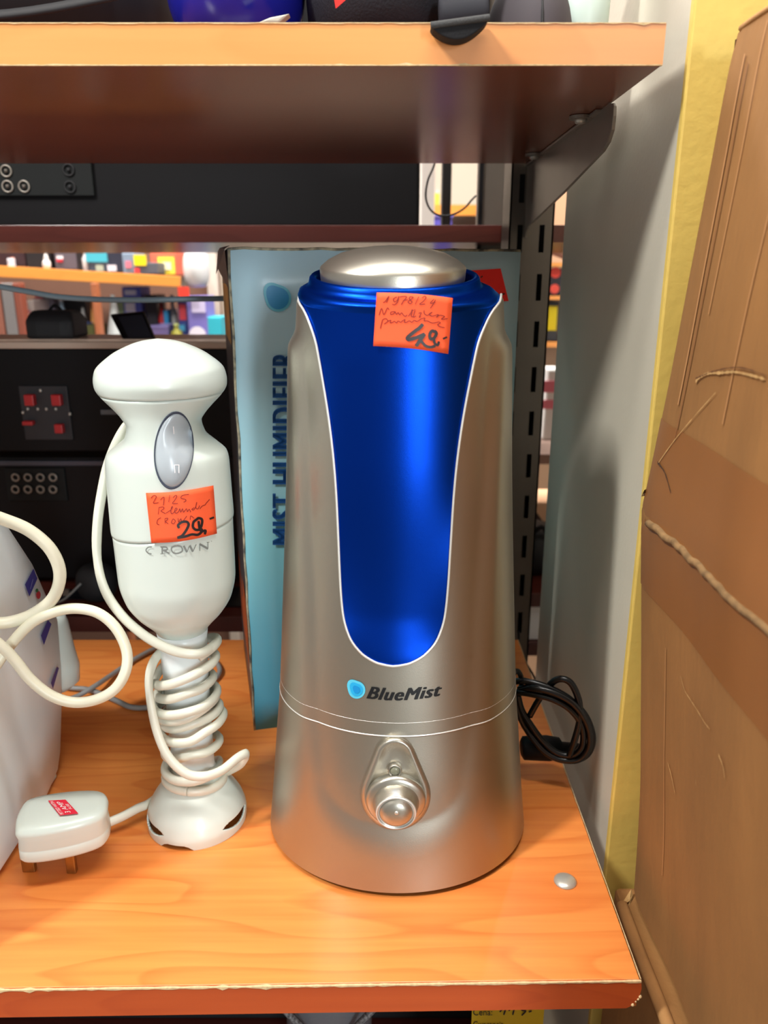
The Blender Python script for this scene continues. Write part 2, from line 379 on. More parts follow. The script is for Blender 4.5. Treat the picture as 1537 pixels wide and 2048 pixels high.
def upright(parent, x0, x1, y0, y1, z0, z1, slotx, step, s0, m):
    # front face with real slots, built from strips, plus side and back plates
    box('side_plate', (x0, y0, z0), (x0 + 0.002, y1, z1), m, parent)
    box('side_plate', (x1 - 0.002, y0, z0), (x1, y1, z1), m, parent)
    box('back_plate', (x0, y1 - 0.002, z0), (x1, y1, z1), M_black, parent)
    V, Fc = [], []
    def q(a, b, c, e):
        k = len(V); V.extend([(a, y0, c), (b, y0, c), (b, y0, e), (a, y0, e)]); Fc.append((k, k+1, k+2, k+3))
    xs = [x0] + [v for sx in slotx for v in (sx - 0.0028, sx + 0.0028)] + [x1]
    for i in range(0, len(xs), 2): q(xs[i], xs[i+1], z0, z1)
    z = s0
    zs = []
    while z < z1 - 0.05: zs.append(z); z += step
    for i in range(1, len(xs) - 1, 2):
        e = z0
        for zz in zs: q(xs[i], xs[i+1], e, zz - 0.014); e = zz + 0.014
        q(xs[i], xs[i+1], e, z1)
    mesh('front_plate', V, Fc, m, parent)
upright(up, px0, px1, 0.88, 0.935, -0.9, 1.3, [0.1455, 0.169], 0.05, -0.88 + 0.016, M_dark)
ru = thing('upright_post', (0.13, 1.06, -0.9), 'plain dark upright further back beside the slotted one', 'upright')
rx0 = P(962, 400, 1.04).x; rx1 = P(1022, 400, 1.04).x
box('post', (rx0, 1.04, -0.9), (rx1, 1.09, 1.3), M_dark, ru, bev=0.002)
box('post_flange', (rx0 - 0.003, 1.036, -0.9), (rx0 + 0.002, 1.05, 1.3), M_black, ru)

# ------------------------------------------------------------------ humidifier
HX, HY, HK = 0.010, 0.503, 0.85
SZ = [(0, .0972), (.0326, .0936), (.0803, .089), (.1137, .0856), (.1808, .081), (.2541, .0762), (.2885, .0743), (.3217, .0728), (.3537, .0713), (.41, .069)]
def rs(z): return cinterp(z, SZ)
def r0(z):
    a = rs(z) - lerp(.0022, .0042, smooth((z - .06) / .18))
    if z > .352: return interp(z, [(.352, rs(.352) - .0042), (.3692, .0657), (.3845, .0645), (.3889, .0624), (.395, .056)])
    return a
INN = [(.029, -30), (.044, -14), (.0525, 0), (.0535, 8), (.0555, 21), (.062, 26), (.07, 29), (.079, 31), (.095, 33.5), (.117, 36.9), (.2, 41.4), (.266, 47.4), (.327, 51.5), (.36, 56)]
OUT = [(.0289, 0), (.0346, 17), (.040, 26), (.047, 32.5), (.0555, 36), (.07, 41), (.079, 43), (.095, 45.5), (.117, 48.2), (.2, 52.6), (.266, 58.2), (.327, 65), (.36, 70)]
PH0 = math.radians(-3.2)
def amp(z): return lerp(.0022, .0042, smooth((z - .06) / .18))
def hr(phi, z):
    a = abs(math.degrees((phi - PH0 + math.pi) % (2*math.pi) - math.pi))
    dz = 0.0
    if z < .079: i, o, dz = 31.0, 43.0, .079 - z
    else: i, o = interp(z, INN), interp(z, OUT)
    si = math.hypot(a / i, dz / .0265); so_ = math.hypot(a / o, dz / .050)
    t = 0.0 if si <= 1 else 1.0 if so_ >= 1 else (si - 1) / ((si - 1) + (1 - so_))
    t = lerp(t, smooth(t), .6) * (1 - smooth((z - .356) / .012))
    return r0(z) + amp(z) * t
def hpt(phi, z, off=0.0):
    r = hr(phi, z) + off
    return Vector((HX + r * math.sin(phi), HY - HK * r * math.cos(phi), z))
def hsurf(x, z):
    r = r0(max(0, z)); s = max(-0.99, min(0.99, (x - HX) / r))
    phi = math.asin(s); r = hr(phi, z); s = max(-0.99, min(0.99, (x - HX) / r))
    return HY - HK * r * math.sqrt(1 - s * s)
WIN = [(.165, 0), (.1657, 5.0), (.167, 8.5), (.173, 15.9), (.1825, 21.4), (.196, 24.8), (.2155, 26.7), (.244, 28.4), (.269, 29.9), (.290, 31.7), (.3145, 34.9), (.340, 40), (.360, 45.5), (.374, 54.3), (.381, 63), (.385, 74), (.388, 86)]
def winw(z): return math.radians(cinterp(z, WIN)) if z > .165 else 0.0
hu = thing('humidifier', (HX, HY, 0), 'tall silver humidifier with a blue window standing on the shelf', 'humidifier')
ZS = .1165
def shell(name, z0, z1, m, nz, window=False, off=0.0):
    zs = sorted(set([z0 + (z1 - z0) * i / nz for i in range(nz + 1)] + ([.165 + .008 * (i / 12) ** 2 for i in range(13)] + [.381 + .001*i for i in range(8)] if window else [.029 + .03 * i / 24 for i in range(25)])))
    n = 160; V = []
    for z in zs:
        w = winw(z) if window else 0.0
        for j in range(n + 1):
            ph = PH0 + w + (2 * math.pi - 2 * w) * j / n
            V.append(hpt(ph, z, off))
    return mesh(name, V, grid_faces(len(zs), n + 1), m, hu, True, weld=True)
base = shell('base', 0.004, ZS - 0.0007, M_silver, 60)
lathe('foot_ring', (HX, HY), [(0.0, .080), (0.004, .086), (0.006, .090)], M_black, hu, k=HK)
lathe('underside', (HX, HY), [(0.0042, .0), (0.0042, .0965)], M_black, hu, k=HK, cap0=False, cap1=False)
sl = shell('tank_shell', ZS + 0.0007, .388, M_silver, 90, True)
# blue window
V = []; rows = [.1645 + .008 * (i / 14) ** 2 for i in range(15)] + [.1735 + (.383 - .1735) * i / 60 for i in range(61)]; nW = 48
for z in rows:
    w = winw(max(z, .16501)) + 0.004
    for j in range(nW + 1):
        ph = PH0 - w + 2 * w * j / nW
        dpt = 0.0009 + 0.0062 * smooth((z - .165) / .030) * (1 - smooth((z - .195) / .10) * .85) * (1 - (abs(j - nW / 2) / (nW / 2)) ** 3)
        V.append(Vector((HX + (r0(z) - dpt) * math.sin(ph), HY - HK * (r0(z) - dpt) * math.cos(ph), z)))
mesh('water_window', V, grid_faces(len(rows), nW + 1), M_blue, hu, True)
# bright trim around the window, and the seams
edge = [hpt(PH0 - winw(z), z, 0.0) for z in [.388 - .004*i for i in range(54)] if z > .1735] + [hpt(PH0 - winw(z), z) for z in (.1715, .1690, .1675, .1665, .1657)]
edgeR = [hpt(PH0 + winw(z), z, 0.0) for z in [.388 - .004*i for i in range(54)] if z > .1735] + [hpt(PH0 + winw(z), z) for z in (.1715, .1690, .1675, .1665, .1657)]
tube('window_trim', edge + [hpt(PH0, .1647)] + edgeR[::-1], 0.0008, M_silver_line, hu, n=8, sub=2)
def ringline(name, z, off, r, m):
    return tubes(name, [[hpt(2*math.pi*i/160, z, off) for i in range(160)]], r, m, hu, n=6, closed=True)
ringline('seam', ZS, -0.0003, 0.0006, M_silver_line)
ringline('seam', .1258, -0.0001, 0.00018, M_silver_line)
# blue shoulder and collar (sloping to the front)
rings = []
for z, r, sl_ in [(.378, .0608, 0), (.3825, .0634, 0.02), (.3850, .0636, 0.05), (.3885, .0626, .10), (.3918, .0600, .14), (.3932, .0566, .16), (.3940, .0540, .17), (.3965, .0532, .17), (.3985, .0528, .17), (.3998, .0516, .17), (.3996, .0500, .17), (.3980, .0486, .17), (.3950, .0478, .17), (.3930, .046, .17), (.3925, .020, .17)]:
    rings.append(ring((HX - .0035 * smooth((z - .384) / .012), HY), r, r * 0.88, z, 72, sl_))
vs, fs = loft(rings, False, True); mesh('collar', vs, fs, M_blue, hu, True)
vs, fs = loft([ring((HX - .0045, HY - .001), r, r * .88, z, 72, s) for z, r, s in [(.3932, .0440, .17), (.398, .0448, .17), (.4035, .0452, .13), (.4048, .0446, .12), (.4085, .0400, .10), (.4125, .032, .08), (.4150, .0225, .05), (.4164, .012, .03), (.4168, .004, .0)]])
mesh('mist_lid', vs, fs, M_silver2, hu, True)
# control panel: pear-shaped raised plate, inner recess, knob, light
def hp2(x, y, off): return on(x, y, hsurf, off)
def pear(rt, rb, ct=(791, 1516), cb=(792, 1590), n=72):     # hull of a small upper and a larger lower circle
    pts = []
    for i in range(n):
        a = 2 * math.pi * i / n; dx, dy = math.sin(a), -math.cos(a)
        t = dx * ct[0] + dy * ct[1] + rt; b = dx * cb[0] + dy * cb[1] + rb
        c_, r_ = (ct, rt) if t > b else (cb, rb)
        pts.append((c_[0] + r_ * dx, c_[1] + r_ * dy))
    return pts
outer = pear(42, 70); mid = pear(37, 65); inner = pear(31, 58)
rg = [[hp2(x, y, o) for x, y in q] for q, o in ((outer, -0.001), (outer, 0.0022), (mid, 0.0048), (inner, 0.0056), (pear(29, 55), 0.0044), (pear(12, 30), 0.0038))]
vs, fs = loft(rg, False, True); pn = mesh('control_panel', vs, fs, M_silver2, hu, True)
def axis_lathe(name, px, py, prof, m, parent, n=48, tilt=0.0):   # lathe standing out of the front of the humidifier
    c0 = hp2(px, py, 0.0); ax = Vector((0, -1, tilt)).normalized(); ex = Vector((1, 0, 0)); ez = ax.cross(ex) * -1
    rr = []
    for o, r in prof: rr.append([c0 + ax * o + ex * math.cos(2*math.pi*i/n) * r + ez * math.sin(2*math.pi*i/n) * r for i in range(n)])
    v, f = loft(rr); return mesh(name, v, f, m, parent, True)
axis_lathe('knob_seat', 792, 1590, [(0.002, .0196), (0.006, .0192), (0.0074, .0178), (0.0076, .014)], M_silver2, pn, tilt=-.08)
kn = axis_lathe('knob', 792, 1590, [(0.006, .0148), (0.008, .0150), (0.0150, .0129), (0.0163, .0124), (0.0165, .0117), (0.0155, .0114), (0.0158, .0109), (0.0176, .0096), (0.0190, .0072), (0.0197, .0036), (0.0198, .0005)], M_silver2, hu, tilt=-.08)
axis_lathe('knob_rim', 792, 1590, [(0.0158, .0130), (0.0168, .0127), (0.0170, .0121), (0.0160, .0116)], M_silver_line, kn, tilt=-.08)
axis_lathe('knob_dot', 793, 1581, [(0.016, .0016), (0.0205, .0014), (0.0208, .0006)], M_chrome, kn, n=20, tilt=-.08)
axis_lathe('indicator_rim', 790, 1529, [(0.0035, .0046), (0.0070, .0044), (0.0076, .0038), (0.0066, .0034)], M_silver, pn, n=32)
axis_lathe('indicator_light', 790, 1529, [(0.004, .0034), (0.0070, .0032), (0.0078, .0020), (0.0079, .0005)], mat('smoky_lens', (128, 128, 108), 0.2), pn, n=28)
# logo
q = quad((738, 1374), (886, 1368), (733, 1398), (883, 1392))
def logo(u, v):
    x, y = q(u, v); y += 7 * (1 - (2*u - 1) ** 2) - 1
    return on(x, y, hsurf, 0.0005)
text_on('brand_lettering', 'BlueMist', logo, M_ink, hu, bold=.022, shear=0.22, weight=0.0, space=1.1)
def drop(k, cx=714, cy=1380, r=17.0):
    pts = []
    for i in range(40):
        a = 2*math.pi*i/40; rr = r * k
        x, y = rr * math.cos(a), rr * math.sin(a)
        w = max(0, math.cos(a - math.radians(225))) ** 6          # pulled to a tip at the upper left
        pts.append((cx + x * (1 + .38*w), cy + y * 1.02 * (1 + .48*w)))
    return pts
for k, col, o in ((1, (88, 196, 226), .0004), (.72, (38, 168, 222), .0006), (.4, (20, 140, 206), .0008)):
    c_ = on(714, 1380, hsurf, o); V = [c_] + [on(x, y, hsurf, o) for x, y in drop(k)]
    mesh('drop_emblem', V, [(0, i + 1, (i + 1) % 40 + 1) for i in range(40)], plain(col, 0.35), hu)
# price sticker, slightly standing off at the collar
def stick1(x, z):
    r = interp(z, [(.30, rs(.30) - .0042), (.352, rs(.352) - .0042), (.372, .0656), (.40, .0650)])
    s = max(-.95, min(.95, (x - HX) / r)); return HY - HK * r * math.sqrt(1 - s*s)
q1 = quad((754, 585), (906, 596), (747, 692), (897, 708))
def st1(u, v):
    x, y = q1(u, v); y += (-3 * math.sin(math.pi * u))
    return on(x, y, stick1, 0.0011)
s1 = patch('price_sticker', st1, 14, 10, M_sticker, hu, 0.0003); s1['label'] = 'orange price sticker with handwriting'
cv = lambda p: (740 + p[0] / 8.09, 570 + p[1] / 8.09)
thin = [[(215,285),(250,265),(310,180),(270,285)], [(440,190),(385,225),(400,272),(450,240),(470,180),(450,270),(405,318),(362,312)], [(480,195),(530,185),(595,190),(540,270),(510,320)], [(535,252),(620,238)],
        [(705,195),(650,192),(645,235),(685,270),(655,302),(618,272),(660,240),(708,200)], [(795,185),(735,312)], [(845,212),(890,180),(910,212),(860,270),(808,312),(898,308)], [(1042,228),(980,295),(1062,280)], [(1066,238),(1035,300),(980,380)],
        [(150,490),(192,378),(228,480),(285,372),(310,400)], [(405,430),(345,438),(340,475),(390,462),(410,430),(432,475),(460,445),(485,482),(515,450),(548,490),(580,505),(605,482)],
        [(625,505),(665,450),(690,395),(672,505),(700,512)], [(735,410),(705,515),(750,500)], [(680,420),(740,395)], [(790,460),(835,448),(800,522),(825,505)], [(880,408),(885,462),(935,490),(1012,440),(962,470),(1000,502),(1062,492),(1110,478),(1082,522),(1130,490),(1212,510),(1160,552),(1262,545)],
        [(172,705),(190,630),(212,562),(262,545),(292,585),(232,632)], [(292,588),(340,570),(330,612),(372,602),(400,588),(432,612),(460,582),(502,602),(540,572),(572,560),(560,602),(602,600),(640,580),(682,602),(720,572),(762,590),(802,570),(842,545),(892,535),(882,580),(932,580),(1002,612),(1062,610),(1112,598),(1142,612),(1102,642),(1132,672),(1212,690)]]
ribbons('handwriting', [(p, 1.7) for p in thin], stick1, 0.0015, M_pen, s1, cv)
ribbons('handwritten_price', [([(862,632),(800,700),(735,745),(612,850),(640,882),(760,850),(892,792)], 7.0), ([(892,790),(820,890),(750,990)], 7.0),
        ([(1052,760),(1010,742),(972,800),(985,872),(1040,858),(1080,785),(1045,738)], 6.0), ([(1040,870),(1052,940),(1100,972),(1122,912)], 5.0), ([(835,905),(900,980),(980,1005),(1065,985)], 5.5), ([(1185,872),(1252,842)], 5.0)], stick1, 0.0017, M_marker, s1, cv)
# black power cord bundled behind
def pp(l): return [P(x, y, Y) for x, y, Y in l]
A = pp([(1010,1372,.56),(1036,1362,.55),(1060,1364,.545),(1100,1376,.54),(1140,1398,.535),(1172,1432,.532),(1186,1475,.532),(1176,1508,.534),(1146,1521,.538),(1112,1514,.54),(1080,1494,.545),(1056,1462,.548),(1040,1432,.55),(1034,1404,.552)])
Bq = pp([(1036,1384,.55),(1062,1388,.542),(1104,1398,.536),(1140,1418,.532),(1164,1450,.530),(1166,1490,.532),(1146,1510,.535),(1115,1506,.538),(1086,1482,.543),(1062,1450,.546),(1044,1420,.55),(1036,1390,.552)])
Cq = pp([(1040,1378,.552),(1066,1376,.540),(1110,1386,.534),(1150,1410,.530),(1176,1450,.528),(1180,1490,.530),(1160,1518,.533),(1125,1520,.536),(1092,1505,.54),(1064,1474,.545),(1048,1446,.55),(1038,1420,.552)])
D = pp([(1060,1432,.55),(1078,1400,.548),(1100,1370,.542),(1120,1358,.538),(1142,1366,.535),(1158,1400,.532),(1160,1440,.530),(1150,1480,.53),(1140,1510,.533)])
cord = tubes('power_cord', [catmull(x, 6) for x in (A, Bq, Cq, D)], 0.0027, M_cable, hu, n=8)
pc = P(1096, 1496, .553)
pl = thing('mains_plug', (pc.x, pc.y, 0), 'black mains plug lying inside the coil of black cord', 'plug') if False else None
pb = mesh('plug', *loft([[Vector((pc.x + s*0.0, pc.y, pc.z)) + Vector((s, r*math.cos(2*math.pi*i/16), r*.8*math.sin(2*math.pi*i/16))) for i in range(16)] for s, r in ((-.022, .007), (-.02, .011), (.0, .012), (.010, .010), (.012, .006), (.026, .0045))]), M_black, cord, True)
tubes('cord_tie', [[P(1034 + 10*math.cos(a), 1366 + 24*math.sin(a), .548 + .008*math.sin(a + 1)) for a in [2*math.pi*i/20 for i in range(20)]]], 0.0022, M_cable, cord, n=6, closed=True)

# ------------------------------------------------------------------ hand blender
BXc, BYc = -0.1435, 0.502
RX = [(.0465, .0155), (.1019, .0158), (.1562, .0172), (.160, .0185), (.164, .0215), (.1736, .0302), (.185, .0368), (.20, .0399), (.2366, .0405), (.2402, .0409), (.2543, .0406), (.281, .0400), (.2870, .0388), (.2922, .0330), (.2990, .0250), (.3071, .0228), (.3130, .0262), (.3186, .0312), (.3267, .0388), (.3315, .0412), (.3347, .0414), (.3411, .0402), (.3506, .0305), (.3569, .0185), (.3597, .0095), (.3609, .0005)]
RY = [(.0465, .0155), (.1019, .0158), (.1562, .0172), (.160, .0185), (.164, .0215), (.1736, .0300), (.185, .0362), (.20, .039), (.2366, .0392), (.281, .0380), (.2990, .0352), (.3130, .0348), (.3267, .0385), (.3347, .0410), (.3411, .0400), (.3506, .0305), (.3569, .0185), (.3597, .0095), (.3609, .0005)]
def brx(z): return cinterp(z, RX)
def bry(z): return cinterp(z, RY)
def bsurf(x, z):
    a, b = brx(z), bry(z); s = max(-.98, min(.98, (x - BXc) / a)); return BYc - b * math.sqrt(1 - s*s)
bl = thing('hand_blender', (BXc, BYc, 0), 'white stick blender standing on its bell with cord wound round the shaft', 'blender')
def bpart(name, zs, off=0.0, m=M_white, slant=lambda z, p: 0.0):
    n = 72; V = []
    for z in zs:
        for i in range(n):
            p = 2*math.pi*i/n; V.append(Vector((BXc + (brx(z)+off) * math.sin(p), BYc - (bry(z)+off) * math.cos(p), z + slant(z, p))))
    fs = grid_faces(len(zs), n, True); fs.append(tuple(range(n))[::-1]); fs.append(tuple((len(zs)-1)*n + i for i in range(n)))
    return mesh(name, V, fs, m, bl, True)
lin_ = lambda a, b, k: [a + (b - a) * i / k for i in range(k + 1)]
sl1 = lambda z, p: .0042 * math.sin(p) * smooth(1 - abs(z - .2372) / .03)
bpart('motor_housing', lin_(.158, .2368, 40), -0.0004, slant=sl1)
bpart('grip', lin_(.2376, .3266, 50), 0.0, slant=sl1)
bpart('head_cap', [.3272 + .0337 * (1 - (1 - i / 40) ** 1.7) for i in range(41)], 0.0002)
bpart('groove', lin_(.2355, .3285, 30), -0.0014, mat('shadow_gap_plastic', (150, 152, 146), 0.6))
bpart('shaft', lin_(.040, .1585, 20), 0.0, M_white2)
# switch: an oval rocker on the front of the grip
def oval(cx, cy, a, b, k, ang=-0.06, n=48):
    return [(cx + a*k*math.cos(t)*math.cos(ang) - b*k*math.sin(t)*math.sin(ang)*-1, cy + a*k*math.cos(t)*math.sin(ang)*0 + b*k*math.sin(t)) for t in [2*math.pi*i/n for i in range(n)]]
def rocker(name, k0, prof, m, par, cx=348, cy=901):
    rg = []
    for k, o in prof: rg.append([on(x, y, bsurf, o + (0.0013 * (1-k) * (math.cos((y - cy) / 26.0) + .6) if k < .8 else 0)) for x, y in oval(cx, cy, 40, 78, k * k0)])
    v, f = loft(rg, False, name == 'switch'); return mesh(name, v, f, m, par, True)
rim = rocker('switch_rim', 1.0, [(1.0, -.0006), (1.0, .0006), (.965, .0009), (.93, .0003)], M_switch_rim, bl)
sw = rocker('switch', 0.945, [(1.0, -.0002), (.99, .0008), (.92, .0019), (.78, .0024), (.6, .0026), (.4, .0027), (.2, .0028), (.05, .0028)], M_switch, bl, 349, 901)
ribbons('speed_mark', [([(347, 853), (348, 868)], 2.0)], bsurf, 0.0036, M_whiteprint, sw)
ribbons('speed_mark', [([(349, 931), (350, 946)], 2.0), ([(358, 931), (358, 946)], 2.0), ([(348, 930), (359, 930)], 1.4)], bsurf, 0.0036, M_whiteprint, sw)
# price sticker
q2 = quad((292, 986), (427, 971), (303, 1086), (434, 1067))
def st2(u, v):
    x, y = q2(u, v); y += 5 * math.sin(math.pi * u) * (1 if v < .5 else .8); return on(x, y, bsurf, 0.0010)
s2 = patch('price_sticker', st2, 14, 10, M_sticker, bl, 0.0003); s2['label'] = 'orange price sticker with handwriting'
cv2 = lambda p: (280 + p[0] / 9.04, 960 + p[1] / 9.04)
thin2 = [[(200,330),(250,280),(295,300),(270,360),(245,420),(340,410)], [(370,362),(435,310),(425,462)], [(540,275),(520,400)], [(600,320),(650,275),(665,310),(620,380),(590,425),(690,425)], [(890,262),(770,280),(745,330),(820,350),(832,380),(790,402)],
         [(345,498),(330,622)], [(340,500),(420,488),(432,520),(380,560),(430,590),(462,612)], [(470,602),(560,540),(592,480),(570,500),(560,580),(582,612),(625,575),(672,530),(650,508),(625,570),(660,602),(702,570),(722,520),(740,582),(772,520),(790,582),(842,520),(860,572),(892,530),(920,582)], [(982,500),(940,530),(972,540),(1012,480),(1030,400),(1012,500),(1052,520),(1082,460)], [(1085,522),(1130,470),(1182,450),(1200,420),(1262,350)],
         [(382,680),(322,720),(310,790),(352,812)], [(452,700),(456,792)], [(450,700),(502,690),(490,730),(460,750),(512,792)], [(602,700),(570,770),(612,790),(640,740),(602,700)], [(690,690),(702,762),(742,700),(762,760),(850,650)], [(910,722),(920,650),(982,692)]]
ribbons('handwriting', [(p, 1.5) for p in thin2], bsurf, 0.0014, M_pen, s2, cv2)
ribbons('handwritten_price', [([(712,870),(690,820),(760,762),(850,758),(882,812),(832,920),(760,1010),(680,1045),(830,1020),(940,985),(1050,990),(1122,930),(1110,880)], 5.0), ([(1040,705),(972,760),(962,850),(1012,900),(1082,890),(1122,800),(1122,712),(1062,690),(1030,712)], 5.0), ([(1062,740),(1085,890),(1130,925),(1188,915),(1172,985)], 5.0), ([(1262,704),(1342,675)], 5.0)], bsurf, 0.0016, M_marker, s2, cv2)
cr = [([(218,1212),(150,1218),(110,1270),(150,1325),(212,1338)], 1.6), ([(405,1215),(405,1337)], 3.0), ([(372,1215),(470,1218),(498,1245),(470,1276),(412,1278)], 1.8), ([(440,1276),(535,1336)], 2.6), ([(370,1337),(440,1337)], 1.2),
      ([(670,1192),(590,1215),(570,1265),(610,1320),(680,1330),(755,1300),(770,1255),(740,1205),(670,1192)], 2.0), ([(795,1198),(852,1305)], 4.0), ([(852,1305),(895,1195)], 1.2), ([(905,1188),(958,1297)], 4.0), ([(958,1297),(1020,1165)], 1.3), ([(1085,1155),(1085,1280)], 1.4), ([(1080,1158),(1232,1245)], 4.0), ([(1232,1130),(1232,1245)], 1.4), ([(1210,1132),(1255,1126)], 1.0), ([(1290,1105),(1300,1112)], 1.2)]
ribbons('brand_lettering', [(p_, w_ * 1.35) for p_, w_ in cr], bsurf, 0.0004, M_greyink, bl, cv2)
# bell guard with cut-outs
n = 360; zs = lin_(0.0, .0465, 90); V = []
BELL = [(0, .0370), (.006, .0373), (.014, .0356), (.022, .0318), (.030, .0262), (.036, .0212), (.041, .0174), (.0465, .0157)]
for z in zs:
    for i in range(n):
        p = 2*math.pi*i/n; r = cinterp(z, BELL); V.append(Vector((BXc + r*math.sin(p), BYc - r*math.cos(p), z)))
fs = []
for f in grid_faces(len(zs), n, True):
    c_ = sum((V[k] for k in f), Vector()) / 4; a = math.degrees(math.atan2(c_.x - BXc, -(c_.y - BYc))); z = c_.z
    hole = False
    for ac in (-52, 68, 188, -172):
        da = (a - ac + 180) % 360 - 180
        if abs(da) < 25 and .0100 - .0042 * (1 - (da / 25) ** 2) < z < .0100 + .0026 * (1 - (da / 25) ** 4): hole = True
    for ac in (-12, 108, -132):
        da = (a - ac + 180) % 360 - 180
        if abs(da) < 20 and z < .0042 * (1 - (da / 20) ** 4): hole = True
    if not hole: fs.append(f)
bell = mesh('blade_guard', V, fs, M_white, bl, True)
so = bell.modifiers.new('s', 'SOLIDIFY'); so.thickness = 0.0016; so.offset = -1
lathe('blade_hub', (BXc, BYc), [(.008, .004), (.010, .006), (.04, .007)], mat('steel', (150, 150, 150), 0.3, 0.9), bl, n=20)
# cord: down the left side, wound round the shaft, out to the plug
lead = pp([(300, 800, .528), (268, 835, .522), (243, 868, .516), (218, 925, .510), (204, 985, .504), (195, 1050, .498), (195, 1120, .494), (210, 1180, .490), (243, 1230, .486), (285, 1268, .482), (325, 1292, .480), (365, 1306, .479), (405, 1306, .484)])
wind = []
rnd = random.Random(4)
turns = 8; per = 14
zt = [.139, .1285, .116, .103, .0975, .0905, .080, .0665, .046]
for i in range(turns * per + 1):
    k = i / per; a = math.radians(40) + 2 * math.pi * k
    z = lerp(zt[int(min(k, turns - 1e-6))], zt[int(min(k, turns - 1e-6)) + 1], k - int(min(k, turns - 1e-6)))
    tl = (.011, .010, .006, .005, .007, .005, .010, .004)[int(min(k, turns - 1e-6))]
    r = .0212 + .0016 * math.sin(k * 2.3 + .5) + .0016 * math.sin(a * 1.0 + k) + .001 * rnd.random()
    wind.append(Vector((BXc + r * math.sin(a), BYc - r * math.cos(a), z + tl * math.sin(a))))
strand = pp([(330, 1296, .500), (308, 1322, .490), (298, 1362, .484), (304, 1420, .478), (318, 1475, .474), (340, 1518, .470), (375, 1548, .468), (412, 1552, .470), (445, 1540, .478), (475, 1516, .488), (492, 1508, .496), (480, 1528, .503), (448, 1546, .512)])
low = [Vector((BXc + .0215*math.sin(a), BYc - .0215*math.cos(a), .036 + .004*math.sin(a + 2.2))) for a in [2*math.pi*i/24 for i in range(24)]]
out = [wind[-1], Vector((BXc + .012, BYc + .030, .030)), Vector((BXc - .018, BYc + .034, .014)), P(305, 1602, .505), P(275, 1617, .496), P(245, 1633, .488), P(215, 1646, .482)]
cd = tubes('cord', [catmull(lead + wind[2:3], 5), catmull(wind, 3), catmull(strand, 5), catmull(low + low[:1], 3), catmull(out, 6)], 0.0036, M_whitecab, bl, n=10, flat=0.8, up=(0, 0, 1))
# british plug standing on its pins
pcn = G(133, 1648, 0.034); ang = math.radians(14)
ex = Vector((math.cos(ang), math.sin(ang), 0)); ey = Vector((-math.sin(ang), math.cos(ang), 0))
OUTL = [(-.030, -.012), (-.027, -.021), (-.014, -.0245), (.006, -.0235), (.022, -.0185), (.0275, -.0100), (.0285, 0), (.0275, .0100), (.022, .0185), (.006, .0235), (-.014, .0245), (-.027, .021), (-.030, .012), (-.031, 0)]
OUTL = [(v.x, v.y) for v in catmull([Vector((a, b, 0)) for a, b in OUTL], 4, True)]
def plug_ring(k, kx, z, dx=0.0): return [Vector((pcn.x, pcn.y, 0)) + ex * (a * kx + dx) + ey * (b * k * .84) + Vector((0, 0, z)) for a, b in OUTL]
vs, fs = loft([plug_ring(.80, .86, .0205), plug_ring(.93, .95, .0212), plug_ring(.99, .99, .0235), plug_ring(.97, .985, .0300), plug_ring(.955, .98, .0306), plug_ring(.97, .985, .0312), plug_ring(.93, .965, .038), plug_ring(1.0, 1.0, .0425), plug_ring(.98, .985, .0450), plug_ring(.90, .93, .0470), plug_ring(.72, .76, .0482), plug_ring(.3, .3, .0486)])
pg = mesh('mains_plug', vs, fs, M_white, bl, True); pg['label'] = 'white plug standing on its brass pins'
def pin(lx, ly, w, d_):
    c_ = Vector((pcn.x, pcn.y, 0)) + ex * lx + ey * ly
    o = prism('pin', [c_ - ex*w - ey*d_, c_ + ex*w - ey*d_, c_ + ex*w + ey*d_, c_ - ex*w + ey*d_], (0, 0, .0175), M_brass, pg, bev=.0008)
pin(-.020, -.008, .0020, .0042) if False else None
pins = []
def pin2(px, py, w, d_):
    g = G(px, py, 0.0); prism('pin', [g + Vector((-w, -d_, 0)), g + Vector((w, -d_, 0)), g + Vector((w, d_, 0)), g + Vector((-w, d_, 0))], (0, 0, .0225), M_brass, pg, bev=.0008)
pin2(60, 1741, .0046, .002); pin2(145, 1744, .0034, .002); pin2(150, 1672, .0032, .002)
lb = quad((96, 1601), (131, 1599), (120, 1631), (157, 1627))
lab = patch('fuse_label', lambda u, v: G(*lb(u, v), .0496), 2, 2, M_red, pg)
cb_ = sw
# lettering reads from the far side of the plug
def ltxt(s, u0, u1, v0, v1): 
    text_on('fuse_lettering', s, lambda u, v: G(*lb(lerp(u1, u0, v), lerp(v0, v1, 1 - u) if False else lerp(v0, v1, u)), .0499), M_whiteprint, pg)
ltxt('FITTED WITH', .06, .26, .06, .94); ltxt('3 AMP', .38, .68, .12, .88); ltxt('FUSE', .76, .92, .35, .7)

# ------------------------------------------------------------------ the box behind the humidifier
a13 = math.radians(13); bw, bd, bh = .237, .172, .4185
b0 = Vector((-.1185, .6215, 0)); bu = Vector((math.cos(a13), math.sin(a13), 0)); bv = Vector((-math.sin(a13), math.cos(a13), 0))
bx = thing('humidifier_box', b0 + bu*bw/2 + bv*bd/2, 'worn light blue cardboard box with blue lettering behind the humidifier', 'box')
def bp(u, v, z): return b0 + bu*(u*bw) + bv*(v*bd) + Vector((0, 0, z))
def panel(name, f, m, nu=10, nv=16, amp=.0012, seed=1):
    rnd = random.Random(seed); ph = [rnd.random()*6 for _ in range(6)]
    def g(u, v):
        p, nrm_ = f(u, v); e = (u*(1-u)*v*(1-v))*16
        return p + nrm_ * amp * e * (math.sin(5*u + ph[0]) * math.sin(7*v + ph[1]) + .5*math.sin(13*v + ph[2]))
    return patch(name, g, nu, nv, m, bx, .0012)
